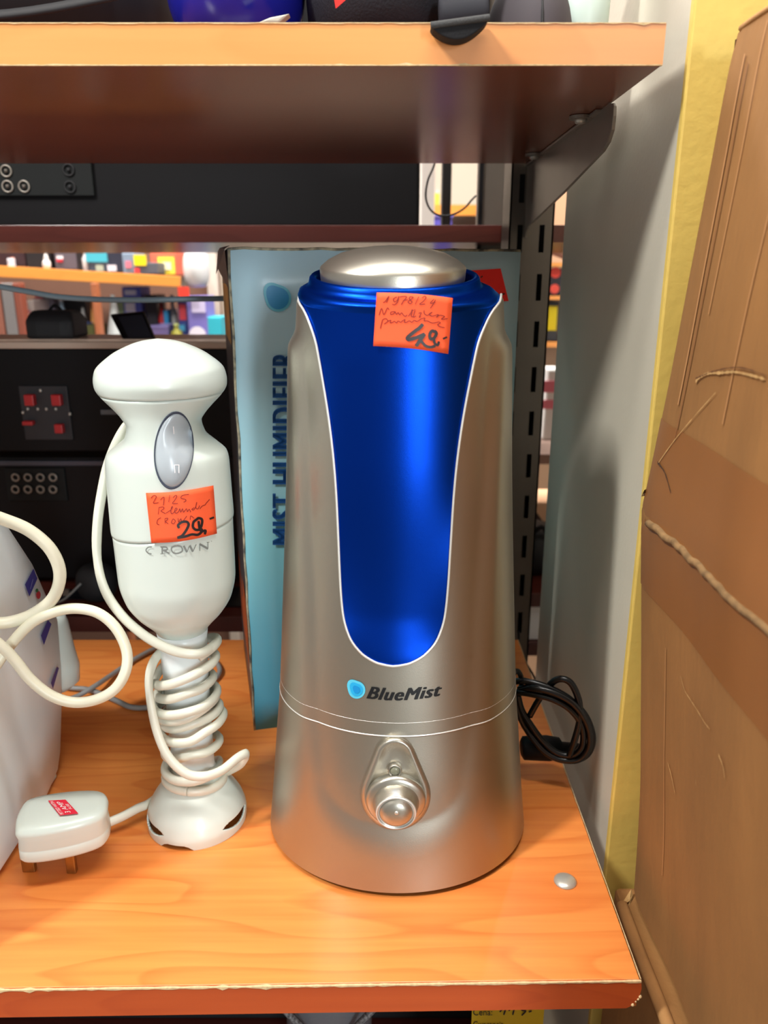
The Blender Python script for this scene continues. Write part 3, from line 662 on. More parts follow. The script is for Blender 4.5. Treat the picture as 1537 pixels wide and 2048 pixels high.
M_boxdark = mat('dark_printed_card', (44, 50, 58), 0.45, noise=0.5, scale=22, rgb2=(74, 70, 72))
panel('front_panel', lambda u, v: (bp(u, 0, v*bh), -bv), M_boxblue, seed=2)
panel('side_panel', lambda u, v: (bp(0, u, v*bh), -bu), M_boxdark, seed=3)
panel('side_panel', lambda u, v: (bp(1, u, v*bh), bu), M_boxblue, seed=4)
panel('back_panel', lambda u, v: (bp(u, 1, v*bh), bv), M_boxblue, seed=5)
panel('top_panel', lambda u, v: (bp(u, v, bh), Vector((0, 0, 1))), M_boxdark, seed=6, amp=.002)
panel('bottom_panel', lambda u, v: (bp(u, v, .0006), Vector((0, 0, 1))), M_boxblue, amp=0)
M_wear = mat('worn_card_edge', (70, 72, 70), 0.9, noise=0.7, scale=120, rgb2=(190, 180, 150))
for nm, pth in (('worn_edge', [bp(0, 0, z*bh/20) + Vector((random.uniform(-.0006, .0006), 0, 0)) for z in range(21)]), ('worn_edge', [bp(u/20, 0, bh + random.uniform(-.0006, .0006)) for u in range(21)])):
    tubes(nm, [pth], .0012, M_wear, bx, n=6)
for nm, cl, lo, hi in (('picture', (214, 160, 70), .345, .392), ('picture', (190, 90, 40), .05, .12)):
    patch(nm, lambda u, v: bp(-.004, lerp(.12, .9, u), lerp(lo, hi, v)), 2, 2, mat('print_pic_%d' % cl[0], cl, .5, noise=.6, scale=40), bx)
# crumpled top-left corner flap
mesh('torn_flap', [bp(-.006, .02, bh*.93), bp(-.03, .3, bh*.965), bp(-.035, .5, bh*.955), bp(-.01, .05, bh), bp(-.02, .3, bh + .002), bp(-.02, .7, bh + .001), bp(.01, .1, bh + .003)], [(0,1,3), (1,4,3), (1,2,5,4), (3,4,6), (4,5,6)], M_boxdark, bx)
fsurf = lambda x, z: (b0 + bu * ((x - b0.x) / math.cos(a13))).y
tq = quad((546, 706), (546, 1075), (592, 706), (592, 1075))
def vert(u, v):     # reads upwards: u runs up the box, v towards the left
    return on(lerp(594, 545, v), lerp(1090, 704, u) - 0, fsurf, .0022)
text_on('printed_title', 'MIST HUMIDIFIER', vert, plain((24, 84, 150), .4), bx, bold=.012, weight=0.0, space=1.15)
for k, cl, o in ((1, (98, 190, 214), .0021), (.82, (30, 140, 196), .0024)):
    c_ = on(557, 597, fsurf, o); mesh('drop_emblem', [c_] + [on(x, y, fsurf, o) for x, y in drop(k, 557, 597, 26)], [(0, i + 1, (i + 1) % 40 + 1) for i in range(40)], plain(cl, .35), bx)
rq = quad((940, 541), (1002, 537), (960, 606), (1018, 602))
rt = patch('price_sticker', lambda u, v: on(*rq(u, v), fsurf, .0022), 2, 2, M_sticker2, bx); rt['label'] = 'red price sticker'
for st_ in (([(1003, 590), (1010, 587)], 4.0), ([(962, 555), (966, 552)], 3.0)):
    ribbons('handwritten_stroke', [st_], fsurf, .0026, M_marker, rt)

# ------------------------------------------------------------------ white appliance at the left with its cream cord
ap = thing('steam_appliance', (-.33, .48, 0), 'white faceted plastic appliance with violet labels beside the mains plug', 'appliance')
inn = [(.36, .004), (.508, .004), (.5107, .03), (.5237, .063), (.532, .114), (.529, .161), (.519, .20), (.507, .231), (.48, .262), (.36, .29)]
outp = [(.36, .004), (.560, .004), (.567, .016), (.582, .055), (.588, .08), (.593, .123), (.582, .146), (.565, .182), (.545, .219), (.36, .30)]
outp2 = [(.36, .004), (.560, .004), (.567, .016), (.582, .055), (.588, .08), (.593, .123), (.582, .146), (.565, .182), (.545, .219), (.36, .32)]
outp = [(.36, .002), (.556, .002), (.567, .016), (.582, .055), (.588, .08), (.594, .123), (.582, .146), (.565, .182), (.5215, .243), (.36, .315)]
vs, fs = loft([[Vector((-.265, y, z)) for y, z in inn], [Vector((-.2725, y, z)) for y, z in outp], [Vector((-.40, y, z)) for y, z in outp], [Vector((-.41, lerp(y, .45, .1), lerp(z, .1, .1)) ) for y, z in outp]])
body = mesh('body', vs, fs, M_white2, ap); bevel(body, .006, 3, .2); body.data.polygons.foreach_set('use_smooth', [True]*len(body.data.polygons))
box('foot_rail', (-.395, .37, 0.0), (-.272, .552, .004), M_white, ap, bev=.0015)
def facet(x, z):     # bevelled facet between inner and outer outline, as X(y, z) handled through pixels
    return 0
def on_facet(x, y, off=.0012):      # intersection of the view line with the facet's side plane
    Y = .55; 
    for _ in range(40):
        p = P(x, y, Y)
        yi = interp(p.z, [(b, a) for a, b in inn[2:8]]); yo = interp(p.z, [(b, a) for a, b in outp[2:9]])
        t = max(0, min(1.2, (p.y - yi) / max(.004, yo - yi))); X = -.265 - .0075 * t + off
        Y = X * (CT - (y - 1024) / F * ST) / ((x - 768.5) / F)
    return P(x, y, Y)
for k, qd in enumerate((((67, 1137), (75, 1157), (50, 1169), (59, 1193)), ((96, 1240), (103, 1248), (82, 1271), (88, 1290)), ((114, 1333), (118, 1336), (102, 1366), (106, 1378)))):
    qq = quad(*qd); patch('violet_label', lambda u, v, qq=qq: on_facet(*qq(u, v), .0016), 4, 4, M_violet, ap)
ribl = lambda pts, w: [(on_facet(x - w, y, .0024), on_facet(x + w, y, .0024)) for x, y in pts]
pr = ribl([(61, 1178), (66, 1158)], .7); mesh('label_script', [p for a in pr for p in a], [(0, 1, 3, 2)], plain((120, 124, 190)), ap)
mesh('strawberry_emblem', [on_facet(77 + 4.5*math.cos(t), 1190 + 8*math.sin(t), .0016) for t in [2*math.pi*i/16 for i in range(16)]], [tuple(range(16))], plain((190, 40, 50)), ap)
mesh('strawberry_leaf', [on_facet(74 + 3*math.cos(t), 1181 + 4*math.sin(t), .0018) for t in [2*math.pi*i/12 for i in range(12)]], [tuple(range(12))], plain((40, 100, 60)), ap)
kb = P(120, 1300, .607)
vs, fs = loft([[Vector((kb.x + rx_*math.cos(a), kb.y + ry_*math.sin(a), z)) for a in [2*math.pi*i/20 for i in range(20)]] for rx_, ry_, z in ((.006, .01, kb.z - .036), (.013, .013, kb.z - .030), (.0145, .014, kb.z - .015), (.012, .013, kb.z + .0), (.009, .012, kb.z + .026), (.007, .010, kb.z + .032))])
mesh('knob', vs, fs, M_white, ap, True)
# cord loops
lp = pp([(-90, 1030, .43), (-40, 1026, .445), (10, 1040, .455), (60, 1062, .462), (102, 1100, .466), (120, 1148, .468), (106, 1196, .468), (66, 1228, .466), (20, 1244, .462), (-30, 1248, .455), (-80, 1262, .45)])
lp2 = pp([(-70, 1395, .44), (-20, 1346, .45), (16, 1296, .458), (60, 1248, .462), (105, 1225, .466), (150, 1217, .470), (196, 1226, .472), (232, 1256, .472), (253, 1300, .470), (252, 1340, .466), (232, 1376, .462), (196, 1398, .458), (150, 1405, .455), (104, 1392, .452), (62, 1360, .450), (28, 1318, .448), (0, 1290, .445), (-50, 1250, .44)])
tubes('cord', [catmull(lp, 6), catmull(lp2, 6)], [0.0040, 0.0036], M_cream, ap, n=12)

# thin grey cord lying on the shelf behind
gc = tube('thin_cord', [G(-60, 1350, .004), G(60, 1362, .004), G(138, 1375, .004), G(180, 1380, .004), G(230, 1400, .004), G(262, 1414, .004), G(296, 1415, .004), G(330, 1410, .004), G(400, 1380, .004), G(440, 1340, .004), G(400, 1300, .004), G(330, 1292, .004), G(280, 1312, .004), G(230, 1345, .004), G(190, 1372, .009), G(145, 1396, .004), G(60, 1420, .004), G(-60, 1430, .004)], .0026, M_grey_cable, None, n=8)
tag(gc, 'thin grey cord lying on the shelf between blender and white appliance', 'cord')

# ------------------------------------------------------------------ cardboard boxes at the right
cbx = thing('cardboard_box', (.30, .26, -.03), 'large worn brown cardboard box with taped seam leaning in at the right', 'cardboard box')
CZ = [(-.03, .1825), (.0, .1815), (.05, .1785), (.12, .1712), (.20, .1640), (.245, .1605), (.259, .1590), (.27, .1605), (.33, .1660), (.40, .1710), (.46, .1765), (.505, .1810), (.52, .1835)]
def cbp(y, z, off=0.0):
    x = cinterp(z, CZ) + .0014*math.sin(23*y + 9*z) * math.sin(14*z + 2) + .0006*math.sin(61*y + 3) - off
    e = smooth((y - .447) / .013); return Vector((x + .0015 * e * e, y, z))
cy = lin_(.06, .460, 44); cz = lin_(-.03, .52, 74)
V = [cbp(y, z) for z in cz for y in cy]; mesh('side_panel', V, grid_faces(len(cz), len(cy)), M_board, cbx, True)
prism('carton_body', [(.186, .06, -.03), (.52, .06, -.03), (.52, .4595, -.03), (.186, .4595, -.03)], (0, 0, .548), M_board, cbx)
# taped seam, crease and tears
def strip(name, z0f, z1f, y0, y1, off, m, nn=40, par=cbx):
    V = []; nz = 6
    for i in range(nn + 1):
        y = lerp(y0, y1, i / nn)
        for j in range(nz + 1): V.append(cbp(y, lerp(z0f(y), z1f(y), j / nz), off))
    return mesh(name, V, grid_faces(nn + 1, nz + 1), m, par, True)
strip('packing_tape', lambda y: .212, lambda y: .318 - .03 * (.46 - y), .06, .459, .0007, M_tape)
rndc = random.Random(11)
tubes('seam_ridge', [[cbp(y, .2585 + rndc.uniform(-.0009, .0009), .0006) for y in lin_(.06, .44, 60)]], [0.0011 + .0013 * (i / 60) if i > 4 else .0012 + .0012 * (60 - i)/60 for i in range(61)], mat('frayed_card', (150, 116, 74), .9, noise=.5, scale=160), cbx, n=7)
def torn(px, w, m=M_torn, nm='tear'):
    V = []
    for i, (x, y) in enumerate(px):
        ww = w * (0.3 + 0.9 * rndc.random()); 
        for s_ in (-1, 1):
            Y = .4
            for _ in range(25):
                p = P(x, y + s_ * ww, Y); X = cbp(min(.46, max(.06, p.y)), p.z, .0012).x; Y = X * (CT - (y + s_*ww - 1024) / F * ST) / ((x - 768.5) / F)
            V.append(P(x, y + s_ * ww, Y))
    k = len(px); mesh(nm, V, [(2*i, 2*i+1, 2*i+3, 2*i+2) for i in range(k - 1)], m, cbx)
def dens(pts, n=10): return [(v.x, v.y) for v in catmull([Vector((*p, 0)) for p in pts], n)]
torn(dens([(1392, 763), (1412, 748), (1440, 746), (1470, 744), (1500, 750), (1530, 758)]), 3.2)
torn(dens([(1392, 757), (1430, 742), (1480, 735), (1535, 752)]), 1.8, mat('tear_brown_fibre', (104, 66, 34), .95))  # dark brown line along the upper side of the tear
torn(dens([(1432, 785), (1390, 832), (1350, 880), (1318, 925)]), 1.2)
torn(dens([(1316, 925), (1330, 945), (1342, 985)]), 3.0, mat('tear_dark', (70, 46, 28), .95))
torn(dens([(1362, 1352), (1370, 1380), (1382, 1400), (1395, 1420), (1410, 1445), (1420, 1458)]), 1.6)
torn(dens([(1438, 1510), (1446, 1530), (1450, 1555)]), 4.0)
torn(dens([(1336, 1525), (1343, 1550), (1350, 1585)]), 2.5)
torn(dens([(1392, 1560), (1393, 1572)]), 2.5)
# vertical creases along the corrugation near the rear corner
def crease(pts, w, m):
    V = []
    for y, z in pts: V += [cbp(y - w, z, .0009), cbp(y + w, z, .0009)]
    mesh('crease', V, [(2*i, 2*i+1, 2*i+3, 2*i+2) for i in range(len(pts) - 1)], m, cbx)
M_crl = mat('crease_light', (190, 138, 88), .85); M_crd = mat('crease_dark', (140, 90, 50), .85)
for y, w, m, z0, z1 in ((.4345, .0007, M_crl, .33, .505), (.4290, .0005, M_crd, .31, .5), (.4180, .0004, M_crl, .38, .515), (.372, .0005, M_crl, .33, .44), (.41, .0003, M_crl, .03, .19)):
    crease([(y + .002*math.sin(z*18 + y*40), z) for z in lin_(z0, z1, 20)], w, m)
# pinched corner rags
for (x, y, s_) in ((1478, 86, 8), (1296, 985, 11), (1290, 1012, 7), (1280, 1725, 8)):
    p = P(x, y, .459); V = [p + Vector((random.uniform(-1, 1), random.uniform(-.6, .6), random.uniform(-1, 1))) * s_ * .00035 for _ in range(9)]
    mesh('torn_corner', V, [(0,1,2), (2,3,4), (1,4,5), (5,6,7), (3,7,8), (0,8,6)], mat('corner_rag', (96, 66, 40), .95), cbx)
# top flap edge
tubes('top_edge', [[cbp(y, .521, -.0006) for y in lin_(.06, .455, 30)]], .0018, M_board_edge, cbx, n=7)
lw = thing('cardboard_box', (.31, .27, -1.0), 'lower cardboard box, only its pale top edge showing beside the shelf corner', 'cardboard box')
prism('carton_body', [(.1712, .06, -1.0), (.52, .06, -1.0), (.52, .470, -1.0), (.1712, .470, -1.0)], (0, 0, .964), M_board, lw, bev=.004)
tubes('top_edge', [[Vector((.1725 + .0006*math.sin(40*y), y, -.0365 + .0006*math.sin(31*y))) for y in lin_(.07, .452, 40)]], .0042, M_board_edge, lw, n=10)
V = [Vector((.170, .455, -.045)) + Vector((random.uniform(-.006, .012), random.uniform(-.010, .006), random.uniform(-.006, .016))) for _ in range(16)]
mesh('torn_corner', V, [(i, (i*3+1) % 16, (i*5+2) % 16) for i in range(16) if len({i, (i*3+1) % 16, (i*5+2) % 16}) == 3], M_torn, lw)

# ------------------------------------------------------------------ things on the upper shelf
UTOP = UZ + UT
def blob(name, c, rx, ry, rz, m, parent=None, floor=None, nu=32, nv=20, pw=1.0, pz=1.0):
    rings = []
    for i in range(1, nv):
        t = math.pi * i / nv - math.pi/2
        k = math.cos(t) ** pw
        rings.append([Vector((c[0] + rx*k*math.cos(2*math.pi*j/nu), c[1] + ry*k*math.sin(2*math.pi*j/nu), max(c[2] + rz * math.copysign(abs(math.sin(t)) ** pz, t), floor if floor is not None else -9))) for j in range(nu)])
    v, f = loft(rings); return mesh(name, v, f, m, parent, True)
hx = P(250, 10, .56)
hm = thing('bag', (-.275, .62, UTOP), 'black bag on the left of the upper shelf with rounded front', 'bag')
blob('body', (-.275, .62, UTOP + .07), .13, .10, .07, M_blackm, hm, pw=.6, pz=.7); tube('strap', [Vector((-.385, .530, UTOP + .020)), Vector((-.31, .518, UTOP + .012)), Vector((-.22, .520, UTOP + .016)), Vector((-.16, .535, UTOP + .03))], .004, M_blackm, hm, flat=.5)
bb = Vector((-.0925, .57, 0))
hb = thing('helmet', (bb.x, .60, UTOP), 'glossy blue rounded shell with white lower tip at the shelf edge', 'helmet')
blob('shell', (bb.x, .560, UTOP + .045), .043, .055, .045, mat('deep_blue_gloss', (30, 34, 150), .18), hb, pw=.7, pz=.85)
tubes('shell_rim', [[Vector((bb.x + .0435*math.cos(t), .560 + .0555*math.sin(t), UTOP + .044)) for t in [2*math.pi*i/40 for i in range(40)]]], .0018, M_black, hb, n=6, closed=True)
prism('white_tip', [P(514, 45, .496), P(558, 45, .496), P(580, 26, .496), P(540, 34, .496)], (0, .008, 0), mat('offwhite_tip', (190, 186, 170), .5), hb, bev=.001)
cs = P(800, 20, .56)
cc = thing('padded_case', (cs.x, .62, UTOP), 'dark navy padded case on the upper shelf with black end flap over the edge', 'case')
blob('body', (.0065, .565, UTOP + .056), .056, .075, .056, mat('navy_cloth', (24, 23, 32), .75, noise=.3, scale=90, bump=.3, bscale=700), cc, pw=.35, pz=.5)
fl_ = []
for i in range(24):
    t = i / 23; fl_.append((lerp(862, 980, t), lerp(50, 34, t)))
bot = [(lerp(980, 862, i/23), lerp(36, 52, i/23) + 34*math.sin(math.pi*i/23)**.8) for i in range(24)]
prism('end_flap', [P(x, y, .4645) for x, y in fl_ + bot[1:-1]], (0, .012, 0), mat('black_felt', (20, 20, 24), .85, bump=.3, bscale=900), cc, bev=.002)
tubes('piping', [[P(x, y + 1, .4640) for x, y in fl_]], .0017, mat('grey_knit', (74, 74, 74), .9, bump=.5, bscale=1500), cc, n=6)
tubes('flap_hinge', [[P(lerp(880, 975, i/10), lerp(40, 30, i/10), lerp(.468, .52, .5)) for i in range(11)]], .010, mat('black_navy_cloth', (20, 20, 30), .8), cc, n=10)
t_ = P(678, -6, .545)
rtg = mesh('price_tag', [P(664, -30, .484), P(712, -20, .484), P(694, -2, .484), P(672, 17, .484)], [(0, 1, 2, 3)], M_sticker2)
rtg.parent = cc; rtg.matrix_parent_inverse = Matrix.Translation(-Vector(cc.location))
cp = thing('cap', (P(1070, 20, .56).x, .56, UTOP), 'dark grey rounded cap lying on the upper shelf', 'cap')
c0 = P(1060, 20, .56)
blob('crown', (.0905, .560, UTOP + .002), .0275, .055, .046, mat('charcoal_cloth', (68, 62, 66), .8), cp, pw=.8, floor=UTOP + .0005)
tubes('crown_seam', [[Vector((.0905, .560 - .0552*math.cos(t), UTOP + .002 + .0462*math.sin(t))) for t in [math.pi*i/24 for i in range(25)]]], .0008, M_blackm, cp, n=6)
mg = P(1168, 20, .585)
wm = thing('tub', (mg.x, mg.y, UTOP), 'pale green white tub at the right end of the upper shelf', 'tub')
lathe('body', (mg.x, mg.y), [(UTOP, .0125), (UTOP + .001, .0135), (UTOP + .03, .0165), (UTOP + .08, .018)], mat('pale_green_white', (204, 222, 212), .4), wm, n=32)
lathe('stripe', (mg.x, mg.y), [(UTOP + .0085, .0146), (UTOP + .0105, .0148)], mat('grey_green', (126, 146, 138), .5), wm, n=32)

# ------------------------------------------------------------------ below the shelf
LZ = -.30
ls = thing('shelf_board', (-.2, .6, LZ - .02), 'dark shelf below with a yellow price card and clear bags', 'shelf')
box('board', (-.65, .36, LZ - .02), (.15, .80, LZ), M_shelf_far, ls, bev=.0006)
yt = thing('price_card', (P(1015, 2060, .45).x, .45, LZ), 'yellow price card with printed and handwritten text under the front shelf', 'price card')
cw0, cw1 = P(943, 2060, .45).x, P(1086, 2060, .45).x; ct = P(1000, 1995, .45).z
box('card', (cw0, .45, LZ), (cw1, .4515, ct), mat('yellow_card', (222, 190, 30), .6), yt)
box('stand', (cw0, .4515, LZ), (cw1, .475, LZ + .01), M_black, yt)
ysf = lambda x, z: .45
text_on('printed_text', 'Cena:', lambda u, v: on(lerp(947, 985, u), lerp(2031, 2018, v), ysf, .0006), M_ink, yt)
text_on('printed_text', 'Gwarancja', lambda u, v: on(lerp(947, 1008, u), lerp(2058, 2043, v), ysf, .0006), M_ink, yt)
ribbons('handwritten_price', [([(1000, 2024), (1013, 2012), (1008, 2030)], 3.2), ([(1018, 2022), (1030, 2010), (1026, 2030)], 3.2), ([(1036, 2014), (1048, 2010), (1044, 2020), (1052, 2022), (1044, 2031)], 3.2), ([(1058, 2024), (1064, 2022)], 4.0), ([(1064, 2012), (1068, 2011)], 4.0)], ysf, .0009, M_marker, yt)
pbm = mat('clear_bag_film', (150, 150, 156), .15, alpha=.35)
pbg = thing('plastic_bag', (P(655, 2060, .5).x, .5, LZ), 'clear plastic bag with grey dotted rims below the front shelf', 'bag')
bc = P(658, 2000, .50); blob('film', (bc.x, .5, LZ + .10), .036, .03, .10, pbm, pbg, pw=.6)
for sx in (-1, 1):
    tubes('printed_rim', [[P(658 + sx*(98 - 60*t), 2010 + 60*t, .47) for t in lin_(0, 1, 10)]], .0028, mat('grey_dotted_print', (150, 148, 150), .5, noise=.9, scale=500), pbg, n=6)
blk = thing('storage_bin', (-.3, .56, LZ), 'black bin in the dark below the front shelf', 'bin')
prism('bin_body', [(-.60, .58, LZ), (.12, .58, LZ), (.12, .74, LZ), (-.60, .74, LZ)], (0, 0, .16), M_blackm, blk, bev=.006)
box('bin_rim', (-.605, .575, LZ + .15), (.125, .59, LZ + .165), M_black, blk, bev=.003)

# ------------------------------------------------------------------ the other side of the rack: board and hi-fi
oz1 = P(500, 450, .95).z; oz0 = P(500, 485, .95).z
ob = thing('shelf_board', (-.1, 1.2, oz0), 'dark mahogany shelf of the rack behind, carrying a black television', 'shelf')
box('board', (-1.1, .95, oz0), (.55, 1.42, oz1), M_shelf_far, ob, bev=.0006)
lb2 = thing('shelf_board', (-.1, 1.15, -.022), 'mahogany shelf behind at the level of the front shelf under the black stereo units', 'shelf')
box('board', (-1.1, .87, -.022), (.128, 1.42, -.002), M_shelf_far, lb2, bev=.0006)
tv = thing('television', (-.3, 1.1, oz1), 'black television seen from behind with round sockets on the rear panel', 'television')
tx1 = P(840, 400, 1.0).x
box('casing', (-.9, 1.0, oz1), (tx1, 1.09, oz1 + .30), M_black, tv, bev=.004)
tx2 = P(186, 360, .996).x
box('socket_panel', (-.9, .995, P(0, 392, .996).z), (tx2, 1.001, oz1 + .20), mat('charcoal_panel', (22, 24, 24), .6, spec=.2), tv, bev=.001)
for (x, y) in ((12, 342), (15, 373), (48, 373), (137, 340), (140, 374)):
    p = P(x, y, .994); r = .0062
    tubes('socket', [[p + Vector((r*math.cos(t), 0, r*math.sin(t))) for t in [2*math.pi*i/20 for i in range(20)]]], .0011, M_bracket if x < 100 else M_blackm, tv, n=6, closed=True)
    lathe('socket_core', (p.x, p.y), [(p.z - .002, .002), (p.z + .002, .002)], M_dark if x < 100 else M_blackm, tv, n=10)
HYf = .975
za = P(300, 697, HYf).z; zb = P(300, 912, HYf).z
st = thing('amplifier', (-.3, 1.05, zb), 'black amplifier seen from behind with red speaker terminals, upper of the stack', 'amplifier')
hxr = P(470, 800, HYf).x
box('casing', (-.80, HYf, zb + .006), (hxr, 1.10, za), M_black, st, bev=.002)
box('top_board', (-.80, HYf - .004, za), (hxr, 1.10, za + .008), mat('pale_veneer', (186, 166, 150), .45, noise=.15, scale=14, stretch=(.2, 2, 2)), st, bev=.001)
for sx in (-.74, hxr - .05): lathe('foot', (sx, HYf + .03), [(zb, .010), (zb + .006, .011)], M_black, st, n=16)
pa, pb_ = P(36, 772, HYf - .003), P(146, 880, HYf - .003)
fp = box('terminal_panel', (pa.x, HYf - .003, pb_.z), (pb_.x, HYf + .001, pa.z), mat('dark_panel', (34, 32, 36), .6), st, bev=.001)
for (x, y, w, h_) in ((60, 800, 8, 11), (114, 800, 8, 11), (119, 857, 7, 9), (57, 846, 10, 4)):
    a_, b_ = P(x - w, y + h_, HYf - .008), P(x + w, y - h_, HYf - .008)
    box('speaker_terminal', (a_.x, HYf - .012, a_.z), (b_.x, HYf - .003, b_.z), mat('red_terminal', (170, 28, 32), .4), st, bev=.001)
for (x, y) in ((81, 781), (46, 825), (140, 828), (56, 818), (76, 818), (93, 818), (112, 818)):
    p = P(x, y, HYf - .004); lathe('screw', (p.x, p.y), [(p.z - .0016, .0016), (p.z + .0016, .0016)], M_chrome, st, n=8)
a_, b_ = P(202, 829, HYf - .002), P(262, 820, HYf - .002); box('rating_plate', (a_.x, HYf - .002, a_.z), (b_.x, HYf + .001, b_.z), mat('grey_label', (96, 104, 112), .5), st)
s2_ = thing('tape_deck', (-.3, 1.05, 0), 'black stereo unit with two rows of round sockets, lower of the stack', 'stereo')
box('casing', (-.80, HYf + .002, .006), (hxr, 1.10, zb - .002), M_black, s2_, bev=.002)
for sx in (-.74, hxr - .05): lathe('foot', (sx, HYf + .03), [(-.002, .010), (.006, .011)], M_black, s2_, n=16)
a_, b_ = P(18, 1002, HYf), P(128, 936, HYf)
box('socket_panel', (a_.x, HYf - .001, a_.z), (b_.x, HYf + .004, b_.z), mat('charcoal_panel', (22, 24, 24), .6, spec=.2), s2_, bev=.001)
for r_ in range(2):
    for c_ in range(4):
        p = P(31 + c_*25, 955 + r_*24, HYf - .004)
        tubes('socket', [[p + Vector((.0045*math.cos(t), 0, .0045*math.sin(t))) for t in [2*math.pi*i/16 for i in range(16)]]], .0014, M_bracket, s2_, n=6, closed=True)
a_, b_ = P(-40, 932, HYf - .002), P(210, 922, HYf - .002); box('ridge', (a_.x, HYf - .002, a_.z), (b_.x, HYf + .004, b_.z), mat('slate_metal', (70, 72, 84), .4, .4), s2_, bev=.001)
# cassette player and dark things beside it on the rear board
sp = thing('cassette_player', (P(450, 1240, .9).x, .93, -.002), 'small silver and black player with white buttons behind the blender shaft', 'player')
a_, b_ = P(392, 1275, .90), P(500, 1212, .90)
box('casing', (a_.x, .90, -.002), (b_.x, .965, b_.z), M_black, sp, bev=.002)
box('front_strip', (a_.x + .001, .897, P(400, 1262, .90).z), (b_.x - .001, .902, P(400, 1238, .90).z), mat('silver_strip', (150, 146, 150), .35, .5), sp, bev=.001)
for x in (440, 458, 476): 
    p = P(x, 1243, .896); box('button', (p.x - .0028, .894, p.z - .0018), (p.x + .0028, .898, p.z + .0018), M_whiteprint, sp, bev=.0008)
jk = thing('pouch', (P(190, 1240, .91).x, .93, -.002), 'black soft pouch on the rear shelf left of the blender', 'pouch')
pc2 = P(205, 1235, .93); blob('body', (pc2.x, .925, .022), .026, .022, .024, M_blackm, jk, pw=.6)
tube('drawcord', [Vector((pc2.x - .01, .90, .03)), Vector((pc2.x - .03, .893, .012)), Vector((pc2.x - .05, .90, .002))], .0014, M_grey_cable, jk)
gb = thing('grey_box', (P(150, 1250, .92).x, .94, -.002), 'slate grey low case on the rear shelf behind the cream cord loop', 'case')
a_, b_ = P(120, 1270, .92), P(178, 1232, .92); prism('case_body', [(a_.x, .92, -.002), (b_.x, .92, -.002), (b_.x - .012, .92, b_.z), (a_.x + .004, .92, b_.z - .01)], (0, .04, 0), mat('slate_plastic', (70, 76, 90), .5), gb, bev=.003)
box('latch', (a_.x + .012, .917, .006), (a_.x + .02, .921, .014), M_bracket, gb)
# hanging cables
hc = tube('hanging_cable', pp([(-120, 545, .86), (-40, 562, .86), (0, 573, .86), (60, 584, .86), (120, 594, .86), (200, 599, .86), (290, 600, .86), (380, 598, .87), (450, 597, .88), (520, 594, .90)]), .0030, M_bluegrey, None, n=10)
tag(hc, 'blue grey cable sagging across behind the blender head', 'cable')
wc = tube('black_wire', pp([(872, 320, 1.02), (866, 338, 1.02), (856, 362, 1.02), (852, 392, 1.02), (858, 414, 1.02), (872, 428, 1.02), (892, 432, 1.02), (914, 426, 1.02), (932, 414, 1.02), (944, 400, 1.02), (952, 392, 1.03)]), .0012, M_black, None, n=8)
tag(wc, 'thin black wire looping down in the gap beside the upright', 'wire')
vp_ = thing('metal_post', (P(896, 400, 1.3).x, 1.32, oz1), 'narrow dark post in the gap behind the looping wire', 'post')
a_, b_ = P(885, 400, 1.3), P(903, 400, 1.3); box('post', (a_.x, 1.30, oz1), (b_.x, 1.33, 1.2), M_blackm, vp_, bev=.002); box('post_foot', (a_.x - .006, 1.296, oz1), (b_.x + .006, 1.334, oz1 + .006), M_blackm, vp_)

# ------------------------------------------------------------------ far aisle: racks and goods
FY = 1.95
fz_t0, fz_t1 = P(0, 533, FY).z, P(352, 556, FY).z
zt_ = (fz_t0 + fz_t1) / 2; z2 = P(200, 692, FY).z
fx1 = P(360, 550, FY).x
fs_ = thing('shelf_board', (-1.2, 2.1, zt_ - .025), 'orange edged shelf across the next aisle full of small goods', 'shelf')
prism('board', [P(-500, 506, FY + .01), P(358, 553, FY + .01), P(358, 574, FY + .01), P(-500, 526, FY + .01)], (0, .30, 0), M_shelf_far, fs_)
prism('edge_band', [P(-500, 502, FY), P(360, 553, FY), P(360, 574, FY), P(-500, 526, FY)], (0, .012, 0), M_orange_edge, fs_, bev=.001)
f2 = thing('shelf_board', (-.9, 2.1, z2 - .025), 'shelf across the next aisle under boxes and bottles', 'shelf')
box('board', (-1.8, FY, z2 - .022), (P(446, 690, FY).x, FY + .35, z2), M_shelf_far, f2)
box('edge_band', (-1.8, FY - .004, z2 - .022), (P(446, 690, FY).x, FY, z2), M_orange_edge, f2)
bkp = box('rack_backboard', (-1.8, FY + .36, -1.0), (P(446, 690, FY+.36).x, FY + .38, 1.2), mat('brown_backboard', (126, 88, 70), .6, noise=.2, scale=5)); tag(bkp, 'brown back panel of the rack across the next aisle', 'panel')
def shelf_top(x):   # height of the slanting far shelf under pixel column x
    return P(x, lerp(506, 553, (x + 500) / 858), FY + .01).z
